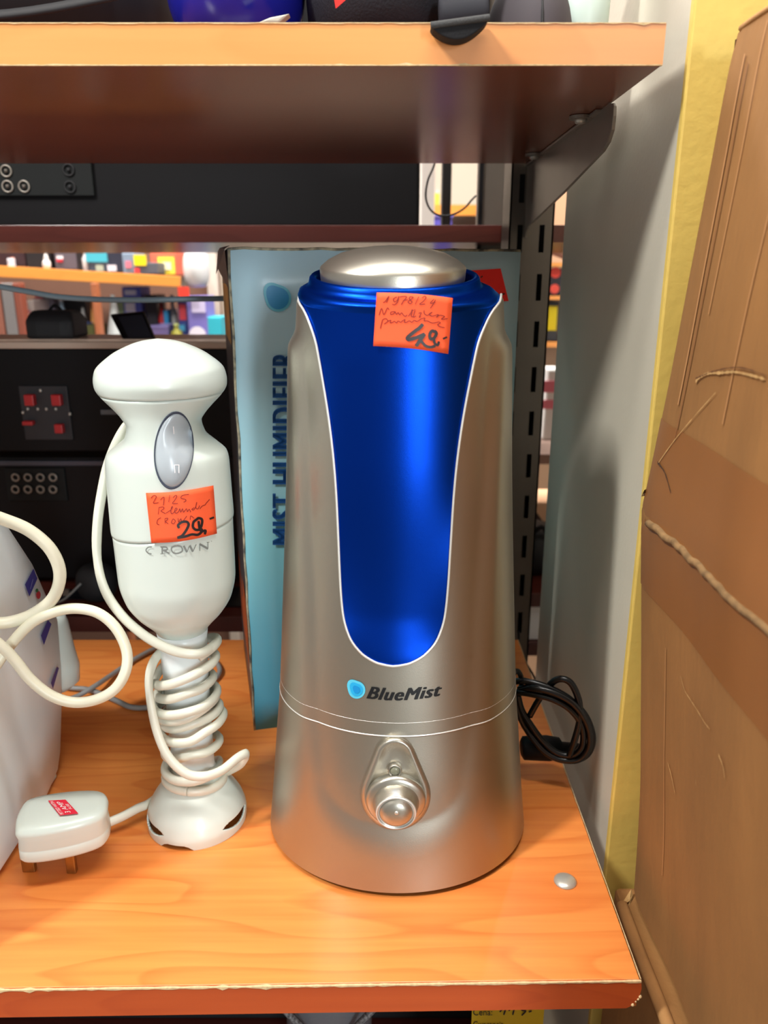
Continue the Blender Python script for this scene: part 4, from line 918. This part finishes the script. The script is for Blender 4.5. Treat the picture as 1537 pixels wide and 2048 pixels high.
def goods(name, x0, x1, ytop, floor, rgb, label, cat, Y=FY + .03, dep=.09, kind='box', extra=(), rough=.5, lean=0.0):
    xm = (x0 + x1) / 2; z0 = shelf_top(xm) if floor == 't' else z2
    if floor == 't':
        z0 = max(shelf_top(x0), shelf_top(x1))
    a, b = P(x0, ytop, Y), P(x1, ytop, Y); z1 = a.z
    if floor == 't': z1 = max(z1, z0 + .02)
    t = thing(name, ((a.x + b.x) / 2, Y + dep / 2, z0), label, cat); m = plain(rgb, rough); cx = (a.x + b.x) / 2; w = (b.x - a.x) / 2; h_ = z1 - z0
    if kind == 'box':
        prism('carton', [(a.x, Y, z0), (b.x, Y, z0), (b.x + lean, Y, z1), (a.x + lean, Y, z1)], (0, dep, 0), m, t, bev=.002)
    elif kind == 'bottle':
        lathe('body', (cx, Y + w), [(z0, w*.9), (z0 + h_*.03, w), (z0 + h_*.6, w), (z0 + h_*.75, w*.45), (z0 + h_*.86, w*.4)], m, t, n=20)
        lathe('lid', (cx, Y + w), [(z0 + h_*.86, w*.5), (z0 + h_, w*.48)], plain(extra[0] if extra else (230, 230, 230)), t, n=20); extra = extra[1:]
    elif kind == 'bag':
        blob('body', (cx, Y + dep/2, z0 + h_/2), w, dep/2, h_/2, m, t, pw=.45); tube('handle', [Vector((cx - w*.4, Y + dep/2, z1 - h_*.06)), Vector((cx, Y + dep/2, z1 + .012)), Vector((cx + w*.4, Y + dep/2, z1 - h_*.06))], .003, m, t)
    elif kind == 'cone':
        lathe('body', (cx, Y + w), [(z0, w), (z0 + h_*.1, w*.95), (z0 + h_*.8, w*.35), (z0 + h_, w*.2)], m, t, n=20); lathe('base', (cx, Y + w), [(z0, w*1.05), (z0 + .006, w*1.05)], m, t, n=20)
    elif kind == 'basket':
        rr = []
        for zz, k in ((z0, .8), (z1, 1.0), (z1, .93), (z0 + .006, .75)): rr.append([Vector((cx + w*k*sx, Y + dep/2 + dep/2*k*sy, zz)) for sx, sy in ((-1, -1), (1, -1), (1, 1), (-1, 1))])
        v, f = loft(rr); mesh('basket_wall', v, f, m, t); box('basket_rim', (cx - w*1.03, Y - .002, z1 - .006), (cx + w*1.03, Y + .004, z1 + .001), m, t)
    for ei, e in enumerate(extra):
        ex0, ex1, ey0, ey1, c_ = e; fy = Y - .003 - .0012 * ei
        p, q_ = P(ex0, ey1, Y - .002), P(ex1, ey0, Y - .002)
        if len(c_) == 3: box('printed_patch', (p.x, fy, max(p.z, z0 + .001)), (q_.x, Y + .001, q_.z), plain(c_), t)
        else:
            r = (q_.x - p.x) / 2; cc_ = ((p.x + q_.x) / 2, (p.z + q_.z) / 2)
            mesh('round_mark', [Vector((cc_[0] + r*math.cos(s), fy, cc_[1] + r*math.sin(s))) for s in [2*math.pi*i/20 for i in range(20)]], [tuple(range(20))], plain(c_[:3]), t)
    return t
R3 = lambda r, g, b: (r, g, b)
# top far shelf (left to right)
goods('gadget', -14, 48, 500, 't', (52, 26, 30), 'dark maroon gadget at the left end of the orange edged shelf', 'gadget', extra=((22, 28, 515, 521, (240, 150, 110)),))
goods('charger', 14, 24, 524, 't', (220, 214, 220), 'small white charger at the front of the orange edged shelf', 'charger', Y=FY + .005, dep=.02)
goods('black_box', 50, 98, 498, 't', (30, 24, 26), 'plain black box on the orange edged shelf left of the grey box', 'box')
goods('computer_mouse', 82, 98, 529, 't', (232, 222, 214), 'small white rounded mouse lying before the black box', 'mouse', Y=FY + .005, dep=.02, kind='bag')
goods('grey_box', 106, 150, 490, 't', (98, 88, 96), 'grey box with white and red mark on the orange edged shelf', 'box', extra=((114, 125, 512, 518, (245, 240, 240)), (114, 125, 518, 524, (200, 40, 60))))
goods('black_box', 151, 160, 495, 't', (34, 26, 28), 'narrow black box wedged right of the grey box', 'box')
goods('bottle', 160, 172, 500, 't', (214, 206, 204), 'small white bottle beside the cyan topped box', 'bottle', kind='bottle', extra=((200, 190, 190),))
goods('gift_box', 173, 213, 488, 't', (74, 84, 100), 'slate box with cyan upper half on the orange edged shelf', 'box', extra=((173, 213, 505, 524, (70, 180, 200)), (193, 206, 530, 543, (170, 180, 160))))
goods('navy_box', 214, 242, 500, 't', (40, 42, 60), 'navy box with white print on the orange edged shelf', 'box', extra=((216, 232, 530, 542, (226, 226, 236)),))
goods('blister_pack', 243, 268, 506, 't', (128, 146, 166), 'pale blue pack with pink print left of the bright yellow tag', 'pack', extra=((252, 262, 522, 536, (210, 120, 140)),))
goods('drill_case', 270, 314, 525, 't', (84, 88, 98), 'grey tool case under the bright yellow tag', 'case', dep=.07, extra=((269, 291, 510, 531, (250, 226, 10)), (270, 279, 536, 547, (220, 60, 60))), lean=.0)
goods('power_tool', 300, 352, 505, 't', (232, 104, 76), 'coral red tool box with slanted yellow label on the orange edged shelf', 'tool', Y=FY + .11, extra=((318, 348, 514, 548, (252, 230, 70)), (326, 342, 524, 540, (255, 250, 200))))
wb = thing('white_bag', (P(383, 560, FY).x, FY, z2), 'white plastic sack hanging at the end of the orange edged shelf', 'sack')
wa, wb2 = P(358, 575, FY), P(406, 500, FY)
blob('sack', ((wa.x + wb2.x)/2, FY + .06, (wa.z + P(380, 496, FY).z)/2), (wb2.x - wa.x)/2, .04, (P(380, 494, FY).z - wa.z)/2, plain((226, 226, 224), .4), wb, pw=.5)
tube('hook', [Vector(((wa.x + wb2.x)/2, FY + .05, wa.z + .09)), Vector(((wa.x + wb2.x)/2 - .02, FY + .05, wa.z + .11)), Vector(((wa.x + wb2.x)/2 - .04, FY + .05, wa.z + .10))], .003, M_chrome, wb)
# lower far shelf
pst = lambda nm, x0, x1, rgb, lab, yy=FY + .0: tag(box(nm, (P(x0, 640, yy).x, yy, -1.0), (P(x1, 640, yy).x, yy + .03, P(x0, 566 if x0 < 400 else 500, yy).z), plain(rgb, .45), bev=.002), lab, 'post')
pst('rack_post', 10, 33, (128, 122, 120), 'grey steel post of the rack across the next aisle', FY - .06)
pst('wood_post', -8, 7, (150, 92, 74), 'brown wooden post left of the grey steel post', FY - .06)
pst('wood_post', 34, 48, (140, 74, 56), 'brown wooden post right of the grey steel post', FY - .06)
pst('wood_post', 188, 198, (178, 104, 66), 'slim orange brown post behind the silver cone', FY - .06)
pst('wall_post', 419, 440, (204, 190, 176), 'pale beige post beside the teal box end', FY + .34)
goods('paper_bag', 46, 66, 600, 'z', (226, 214, 208), 'white paper bag with pink stripe beside the wooden post', 'bag', extra=((48, 60, 620, 626, (214, 140, 150)),))
goods('folder', 68, 85, 592, 'z', (214, 110, 116), 'coral pink folder standing behind the black bag', 'folder', Y=FY + .12)
goods('grey_folder', 87, 104, 592, 'z', (126, 122, 136), 'grey folder standing behind the black bag', 'folder', Y=FY + .12)
goods('spray_bottle', 108, 126, 590, 'z', (176, 206, 226), 'pale blue bottle standing behind the black bag', 'bottle', Y=FY + .12, kind='bottle')
goods('dark_case', 128, 170, 597, 'z', (40, 42, 46), 'dark case behind the red ball and grey cone', 'case', Y=FY + .18)
goods('blue_carton', 140, 160, 648, 'z', (72, 104, 172), 'blue carton with pale curved corner on the far lower shelf', 'carton', extra=((140, 148, 660, 688, (170, 186, 200)),))
goods('red_ball', 143, 161, 627, 'z', (240, 70, 58), 'red round ball on top of the blue carton', 'ball', Y=FY + .05, kind='bag') if False else None
rb_c = P(152, 637, FY + .03); tag(blob('ball', (rb_c.x, FY + .045, P(152, 648, FY + .03).z + .0125), .0125, .0125, .0125, plain((240, 64, 54))), 'red ball resting on the blue carton across the aisle', 'ball')
goods('figurine', 171, 189, 603, 'z', (226, 158, 84), 'orange and cream figure standing above the olive box', 'figure', Y=FY + .12, kind='cone', extra=())
goods('lamp_shade', 152, 171, 615, 'z', (186, 186, 182), 'pale grey cone behind the red ball', 'cone', Y=FY + .11, kind='cone')
goods('olive_box', 161, 188, 651, 'z', (88, 92, 44), 'olive green box on the far lower shelf', 'box')
goods('silver_cone', 199, 238, 590, 'z', (186, 190, 188), 'tall silver tapered object behind the black tilted frame', 'cone', kind='cone', Y=FY - .0)
goods('detergent_box', 243, 280, 574, 'z', (88, 100, 200), 'blue and white detergent box above the black tilted frame', 'box', Y=FY + .14, extra=((250, 272, 580, 590, (224, 224, 250)), (252, 270, 606, 624, (230, 226, 246))))
goods('lime_box', 233, 246, 600, 'z', (150, 170, 130), 'narrow pale green pack left of the detergent box', 'pack', Y=FY + .14)
goods('black_pack', 290, 312, 590, 'z', (36, 32, 46), 'black pack left of the red bottle', 'pack', Y=FY + .14)
goods('red_bottle', 313, 328, 606, 'z', (196, 30, 40), 'slim red bottle above the lilac basket', 'bottle', Y=FY + .12, kind='bottle', extra=((120, 20, 30),))
goods('blue_pen_case', 326, 336, 620, 'z', (50, 160, 220), 'bright blue narrow pack right of the red bottle', 'pack', Y=FY + .12)
goods('white_canister', 333, 350, 590, 'z', (212, 208, 202), 'white canister behind the olive bottle', 'canister', Y=FY + .14, kind='bottle')
goods('lilac_basket', 300, 335, 651, 'z', (132, 124, 184), 'lilac plastic basket on the far lower shelf', 'basket', kind='basket')
goods('olive_bottle', 338, 361, 648, 'z', (164, 158, 58), 'yellow olive bottle on the far lower shelf', 'bottle', kind='bottle', extra=((190, 200, 120),))
goods('blue_box', 354, 372, 592, 'z', (60, 76, 150), 'tall dark blue box behind the red tag', 'box', Y=FY + .10, extra=((360, 371, 608, 640, (226, 70, 80)), (358, 370, 650, 662, (90, 190, 230))))
goods('purple_box', 373, 413, 592, 'z', (130, 120, 196), 'purple box with large white circle on the far lower shelf', 'box', extra=((384, 410, 600, 625, (206, 196, 226)), (380, 412, 654, 686, (236, 232, 244, 1))))
goods('teal_box', 414, 442, 634, 'z', (50, 182, 200), 'bright teal box at the right end of the far lower shelf', 'box', extra=((416, 440, 678, 692, (226, 210, 206)),))
tgm = box('red_tag', (P(356, 580, FY - .02).x, FY - .02, P(356, 594, FY).z), (P(378, 580, FY - .02).x, FY - .017, P(356, 573, FY).z), plain((240, 60, 40))); tag(tgm, 'bright red square tag hanging below the end of the orange edged shelf', 'tag')
# dark things standing on the amplifier
bgt = thing('black_bag', (P(96, 650, 1.04).x, 1.05, za + .008), 'black bag standing on the amplifier below the sagging cable', 'bag')
a_, b_ = P(52, 684, 1.02), P(140, 622, 1.02)
vs, fs = loft([[Vector((lerp(a_.x, b_.x, .5) + (b_.x - a_.x)/2*k*sx, 1.05 + .028*k2*sy, z)) for sx, sy in ((-1, -1), (-.5, -1.1), (.5, -1.1), (1, -1), (1, 1), (-1, 1))] for k, k2, z in ((1.0, 1.0, za + .008), (1.0, 1.0, za + .03), (.92, .8, b_.z - .006), (.84, .5, b_.z))])
bevel(mesh('body', vs, fs, M_blackm, bgt), .004); tube('handle', [Vector((lerp(a_.x, b_.x, .35), 1.05, b_.z - .002)), Vector((lerp(a_.x, b_.x, .5), 1.05, b_.z + .006)), Vector((lerp(a_.x, b_.x, .65), 1.05, b_.z - .002))], .002, M_black, bgt)
tf = thing('tilted_frame', (P(262, 660, 1.03).x, 1.04, za + .008), 'black glossy tilted frame standing on the amplifier behind the blender head', 'frame')
zb_ = za + .008; c1, c2, c3, c4 = P(246, 690, 1.02), P(310, 690, 1.02), P(286, 624, 1.05), P(220, 630, 1.05)
for c_ in (c1, c2): c_.z = zb_
prism('panel', [c1, c2, c3, c4], (0, .008, .001), M_black, tf, bev=.001)
def fq(u, v): return (c1.lerp(c2, u)).lerp(c4.lerp(c3, u), v) + Vector((0, -.0012, 0))
patch('screen', lambda u, v: fq(lerp(.22, .95, u), lerp(.06, .9, v)), 2, 2, mat('dark_glass', (42, 44, 52), .08), tf)
# gap beside the upright, upper: white post and far wall goods
wp = tag(box('white_post', (P(842, 400, 1.7).x, 1.70, -1.0), (P(870, 400, 1.7).x, 1.74, 1.3), plain((232, 224, 216), .4), bev=.002), 'white post seen through the gap above the humidifier', 'post')
t3 = thing('shelf_board', (.25, 2.6, .0), 'short orange edged far shelf seen through the gap above the humidifier', 'shelf')
zz = P(880, 410, 2.5).z
box('board', (P(866, 410, 2.5).x, 2.5, zz - .03), (.9, 3.3, zz), M_shelf_far, t3); box('edge_band', (P(866, 410, 2.5).x, 2.49, zz - .03), (.9, 2.5, zz), M_orange_edge, t3)
t4 = thing('carton', (P(880, 400, 2.55).x, 2.6, zz), 'small yellow carton on the short far shelf', 'carton'); box('carton_body', (P(862, 400, 2.52).x, 2.52, zz), (P(880, 400, 2.52).x, 2.6, zz + .035), plain((226, 190, 70)), t4, bev=.002); box('carton_lid', (P(862, 400, 2.52).x, 2.52, zz + .035), (P(880, 400, 2.52).x, 2.6, zz + .045), plain((200, 190, 180)), t4)
zq = P(880, 460, 2.1).z
t5 = thing('purple_crate', (P(890, 440, 2.1).x, 2.2, zq), 'violet crate seen through the gap beneath the black wire', 'crate'); box('crate_body', (P(860, 440, 2.1).x, 2.1, -1.0), (P(905, 440, 2.1).x, 2.3, P(880, 432, 2.1).z), plain((86, 74, 170)), t5, bev=.004); box('crate_rim', (P(858, 440, 2.1).x, 2.098, P(880, 434, 2.1).z), (P(907, 440, 2.1).x, 2.302, P(880, 430, 2.1).z), plain((120, 110, 190)), t5)
# gap between upright and partition: a second rack
RY_ = 1.9
def shelf2(y0, y1, label):
    za_, zb2 = P(1080, y0, RY_).z, P(1080, y1, RY_).z
    t = thing('shelf_board', (.6, RY_ + .12, zb2), label, 'shelf')
    box('board', (.30, RY_ + .004, zb2), (.95, RY_ + .25, za_), M_shelf_far, t); box('edge_band', (.30, RY_ - .004, zb2), (.95, RY_ + .004, za_), M_orange_edge, t)
    return za_
zA = shelf2(525, 533, 'topmost thin orange edged shelf in the gap beside the partition')
zB = shelf2(592, 599, 'orange edged shelf in the gap below the two red discs')
zC = shelf2(684, 694, 'orange edged shelf in the gap below the yellow card')
bb2 = box('rack_backboard', (.28, RY_ + .26, -1.0), (1.0, RY_ + .28, 1.2), mat('beige_backboard', (196, 152, 116), .6, noise=.1, scale=6)); tag(bb2, 'beige back panel of the rack seen in the gap beside the partition', 'panel')
def item2(name, x0, x1, y0, zf, rgb, label, cat, marks=(), Y=RY_ + .03, dep=.08):
    a, b = P(x0, y0, Y), P(x1, y0, Y)
    t = thing(name, ((a.x + b.x)/2, Y + dep/2, zf), label, cat)
    box('carton', (a.x, Y, zf), (b.x, Y + dep, a.z), plain(rgb), t, bev=.002)
    for mx, my, r, rgb2 in marks:
        p = P(mx, my, Y - .002); rr = r / F * Y
        mesh('round_mark', [Vector((p.x + rr*math.cos(s), Y - .002, p.z + rr*math.sin(s))) for s in [2*math.pi*i/20 for i in range(20)]], [tuple(range(20))], plain(rgb2), t)
    return t
item2('pack', 1040, 1085, 541, zB, (120, 126, 140), 'silver grey pack in the gap left of the red discs', 'pack')
item2('dark_box', 1086, 1130, 536, zB, (46, 46, 54), 'dark box with two red discs in the gap', 'box', ((1112, 545, 10, (255, 84, 66)), (1110, 578, 9, (255, 96, 80))))
yb = item2('charcoal_box', 1060, 1120, 604, zC, (58, 58, 60), 'charcoal box with a yellow card in the gap', 'box')
p, q_ = P(1080, 661, RY_ + .027), P(1116, 612, RY_ + .027); box('yellow_card', (p.x, RY_ + .027, p.z), (q_.x, RY_ + .031, q_.z), plain((226, 204, 0)), yb)
br_ = thing('brace', (.5, RY_, zA), 'brown diagonal brace above the topmost shelf in the gap', 'brace')
prism('bar', [P(1070, 494, RY_), P(1140, 522, RY_), P(1140, 512, RY_), P(1070, 486, RY_)], (0, .02, 0), plain((110, 64, 44)), br_)
prism('bar_end', [P(1136, 512, RY_), P(1146, 516, RY_), P(1146, 526, RY_), P(1136, 522, RY_)], (0, .02, 0), plain((110, 64, 44)), br_)
zD = P(1090, 905, 1.6).z
wbx = thing('wooden_case', (P(1070, 820, 1.5).x, 1.55, zD), 'dark brown wooden case standing in the gap behind the upright', 'case')
a_, b_ = P(1050, 905, 1.5), P(1085, 742, 1.5); box('case_body', (a_.x, 1.5, a_.z), (b_.x, 1.6, b_.z), plain((52, 34, 26)), wbx, bev=.002); box('case_lid', (a_.x, 1.496, b_.z - .012), (b_.x, 1.6, b_.z + .002), plain((70, 46, 34)), wbx)
pk = thing('paper_sack', (P(1100, 800, 1.6).x, 1.66, P(1100, 880, 1.6).z), 'white paper sack with pink print in the gap beside the partition', 'sack')
a_, b_ = P(1084, 880, 1.62), P(1125, 738, 1.62); prism('sack_body', [(a_.x, 1.62, a_.z), (b_.x, 1.62, a_.z), (b_.x, 1.62, b_.z), (a_.x + .004, 1.62, b_.z)], (0, .06, 0), plain((232, 228, 222)), pk, bev=.004)
for y0, y1 in ((762, 785), (800, 818)): p, q_ = P(1086, y1, 1.618), P(1120, y0, 1.618); box('pink_print', (p.x, 1.618, p.z), (q_.x, 1.6205, q_.z), plain((226, 120, 136)), pk)
zG = min(P(1050, 905, 1.5).z, P(1084, 880, 1.62).z)
g3 = thing('shelf_board', (.5, 1.6, zG - .02), 'grey brown shelf in the gap under the wooden case', 'shelf'); box('board', (.25, 1.49, zG - .02), (.9, 1.80, zG - .0), plain((128, 104, 92)), g3); box('edge_band', (.25, 1.484, zG - .02), (.9, 1.49, zG), plain((112, 92, 84)), g3)
# low in the gap: boards and a white carton of the next bay
wcz0, wcz1 = P(1060, 1280, 1.1).z, P(1060, 1207, 1.1).z
nb = thing('shelf_board', (.35, 1.2, wcz0 - .02), 'low mahogany shelf in the gap carrying the white carton', 'shelf'); box('board', (.19, 1.09, wcz0 - .02), (.75, 1.4, wcz0), M_shelf_far, nb); box('edge_band', (.19, 1.086, wcz0 - .02), (.75, 1.09, wcz0), plain((74, 38, 34)), nb)
wct = thing('white_carton', (P(1062, 1240, 1.1).x, 1.15, wcz0), 'white carton low in the gap beside the partition', 'carton'); box('carton_body', (.19, 1.1, wcz0), (P(1085, 1240, 1.1).x, 1.2, wcz1 - .004), plain((226, 228, 232)), wct, bev=.002); box('carton_lid', (.19, 1.098, wcz1 - .012), (P(1085, 1240, 1.1).x + .001, 1.202, wcz1), plain((236, 236, 238)), wct, bev=.001)
nz = P(1060, 1181, 1.1).z
nb2 = thing('shelf_board', (.35, 1.2, wcz1), 'mahogany shelf in the gap above the white carton', 'shelf'); box('board', (.19, 1.09, wcz1 + .0005), (.75, 1.4, nz), M_shelf_far, nb2); box('edge_band', (.19, 1.086, wcz1 + .0005), (.75, 1.09, nz), plain((74, 38, 34)), nb2)
bc_ = thing('pouch', (P(1065, 1100, 1.15).x, 1.2, nz), 'black crumpled pouch on the shelf above the white carton', 'pouch'); pq = P(1065, 1110, 1.15); blob('body', (pq.x + .01, 1.19, nz + .040), .045, .05, .040, M_blackm, bc_, pw=.6); tube('strap', [Vector((pq.x - .02, 1.15, nz + .05)), Vector((pq.x + .01, 1.14, nz + .09)), Vector((pq.x + .03, 1.15, nz + .05))], .004, M_black, bc_)
pkb = thing('peach_box', (P(1060, 1040, 1.3).x, 1.33, nz), 'peach coloured box behind the black pouch in the gap', 'box'); box('carton', (.21, 1.29, nz), (.45, 1.38, P(1060, 1005, 1.29).z), plain((226, 176, 136)), pkb, bev=.002); prism('dark_band', [P(1062, 1030, 1.288), P(1075, 1026, 1.288), P(1105, 1070, 1.288), P(1092, 1078, 1.288)], (0, .003, 0), plain((60, 36, 30)), pkb)
bw_ = tube('black_wire', pp([(1038, 1262, .86), (1040, 1300, .86), (1052, 1325, .86), (1068, 1352, .86), (1080, 1380, .86)]), .0014, M_black, None, n=8); tag(bw_, 'short black wire hanging down behind the humidifier cord', 'wire')
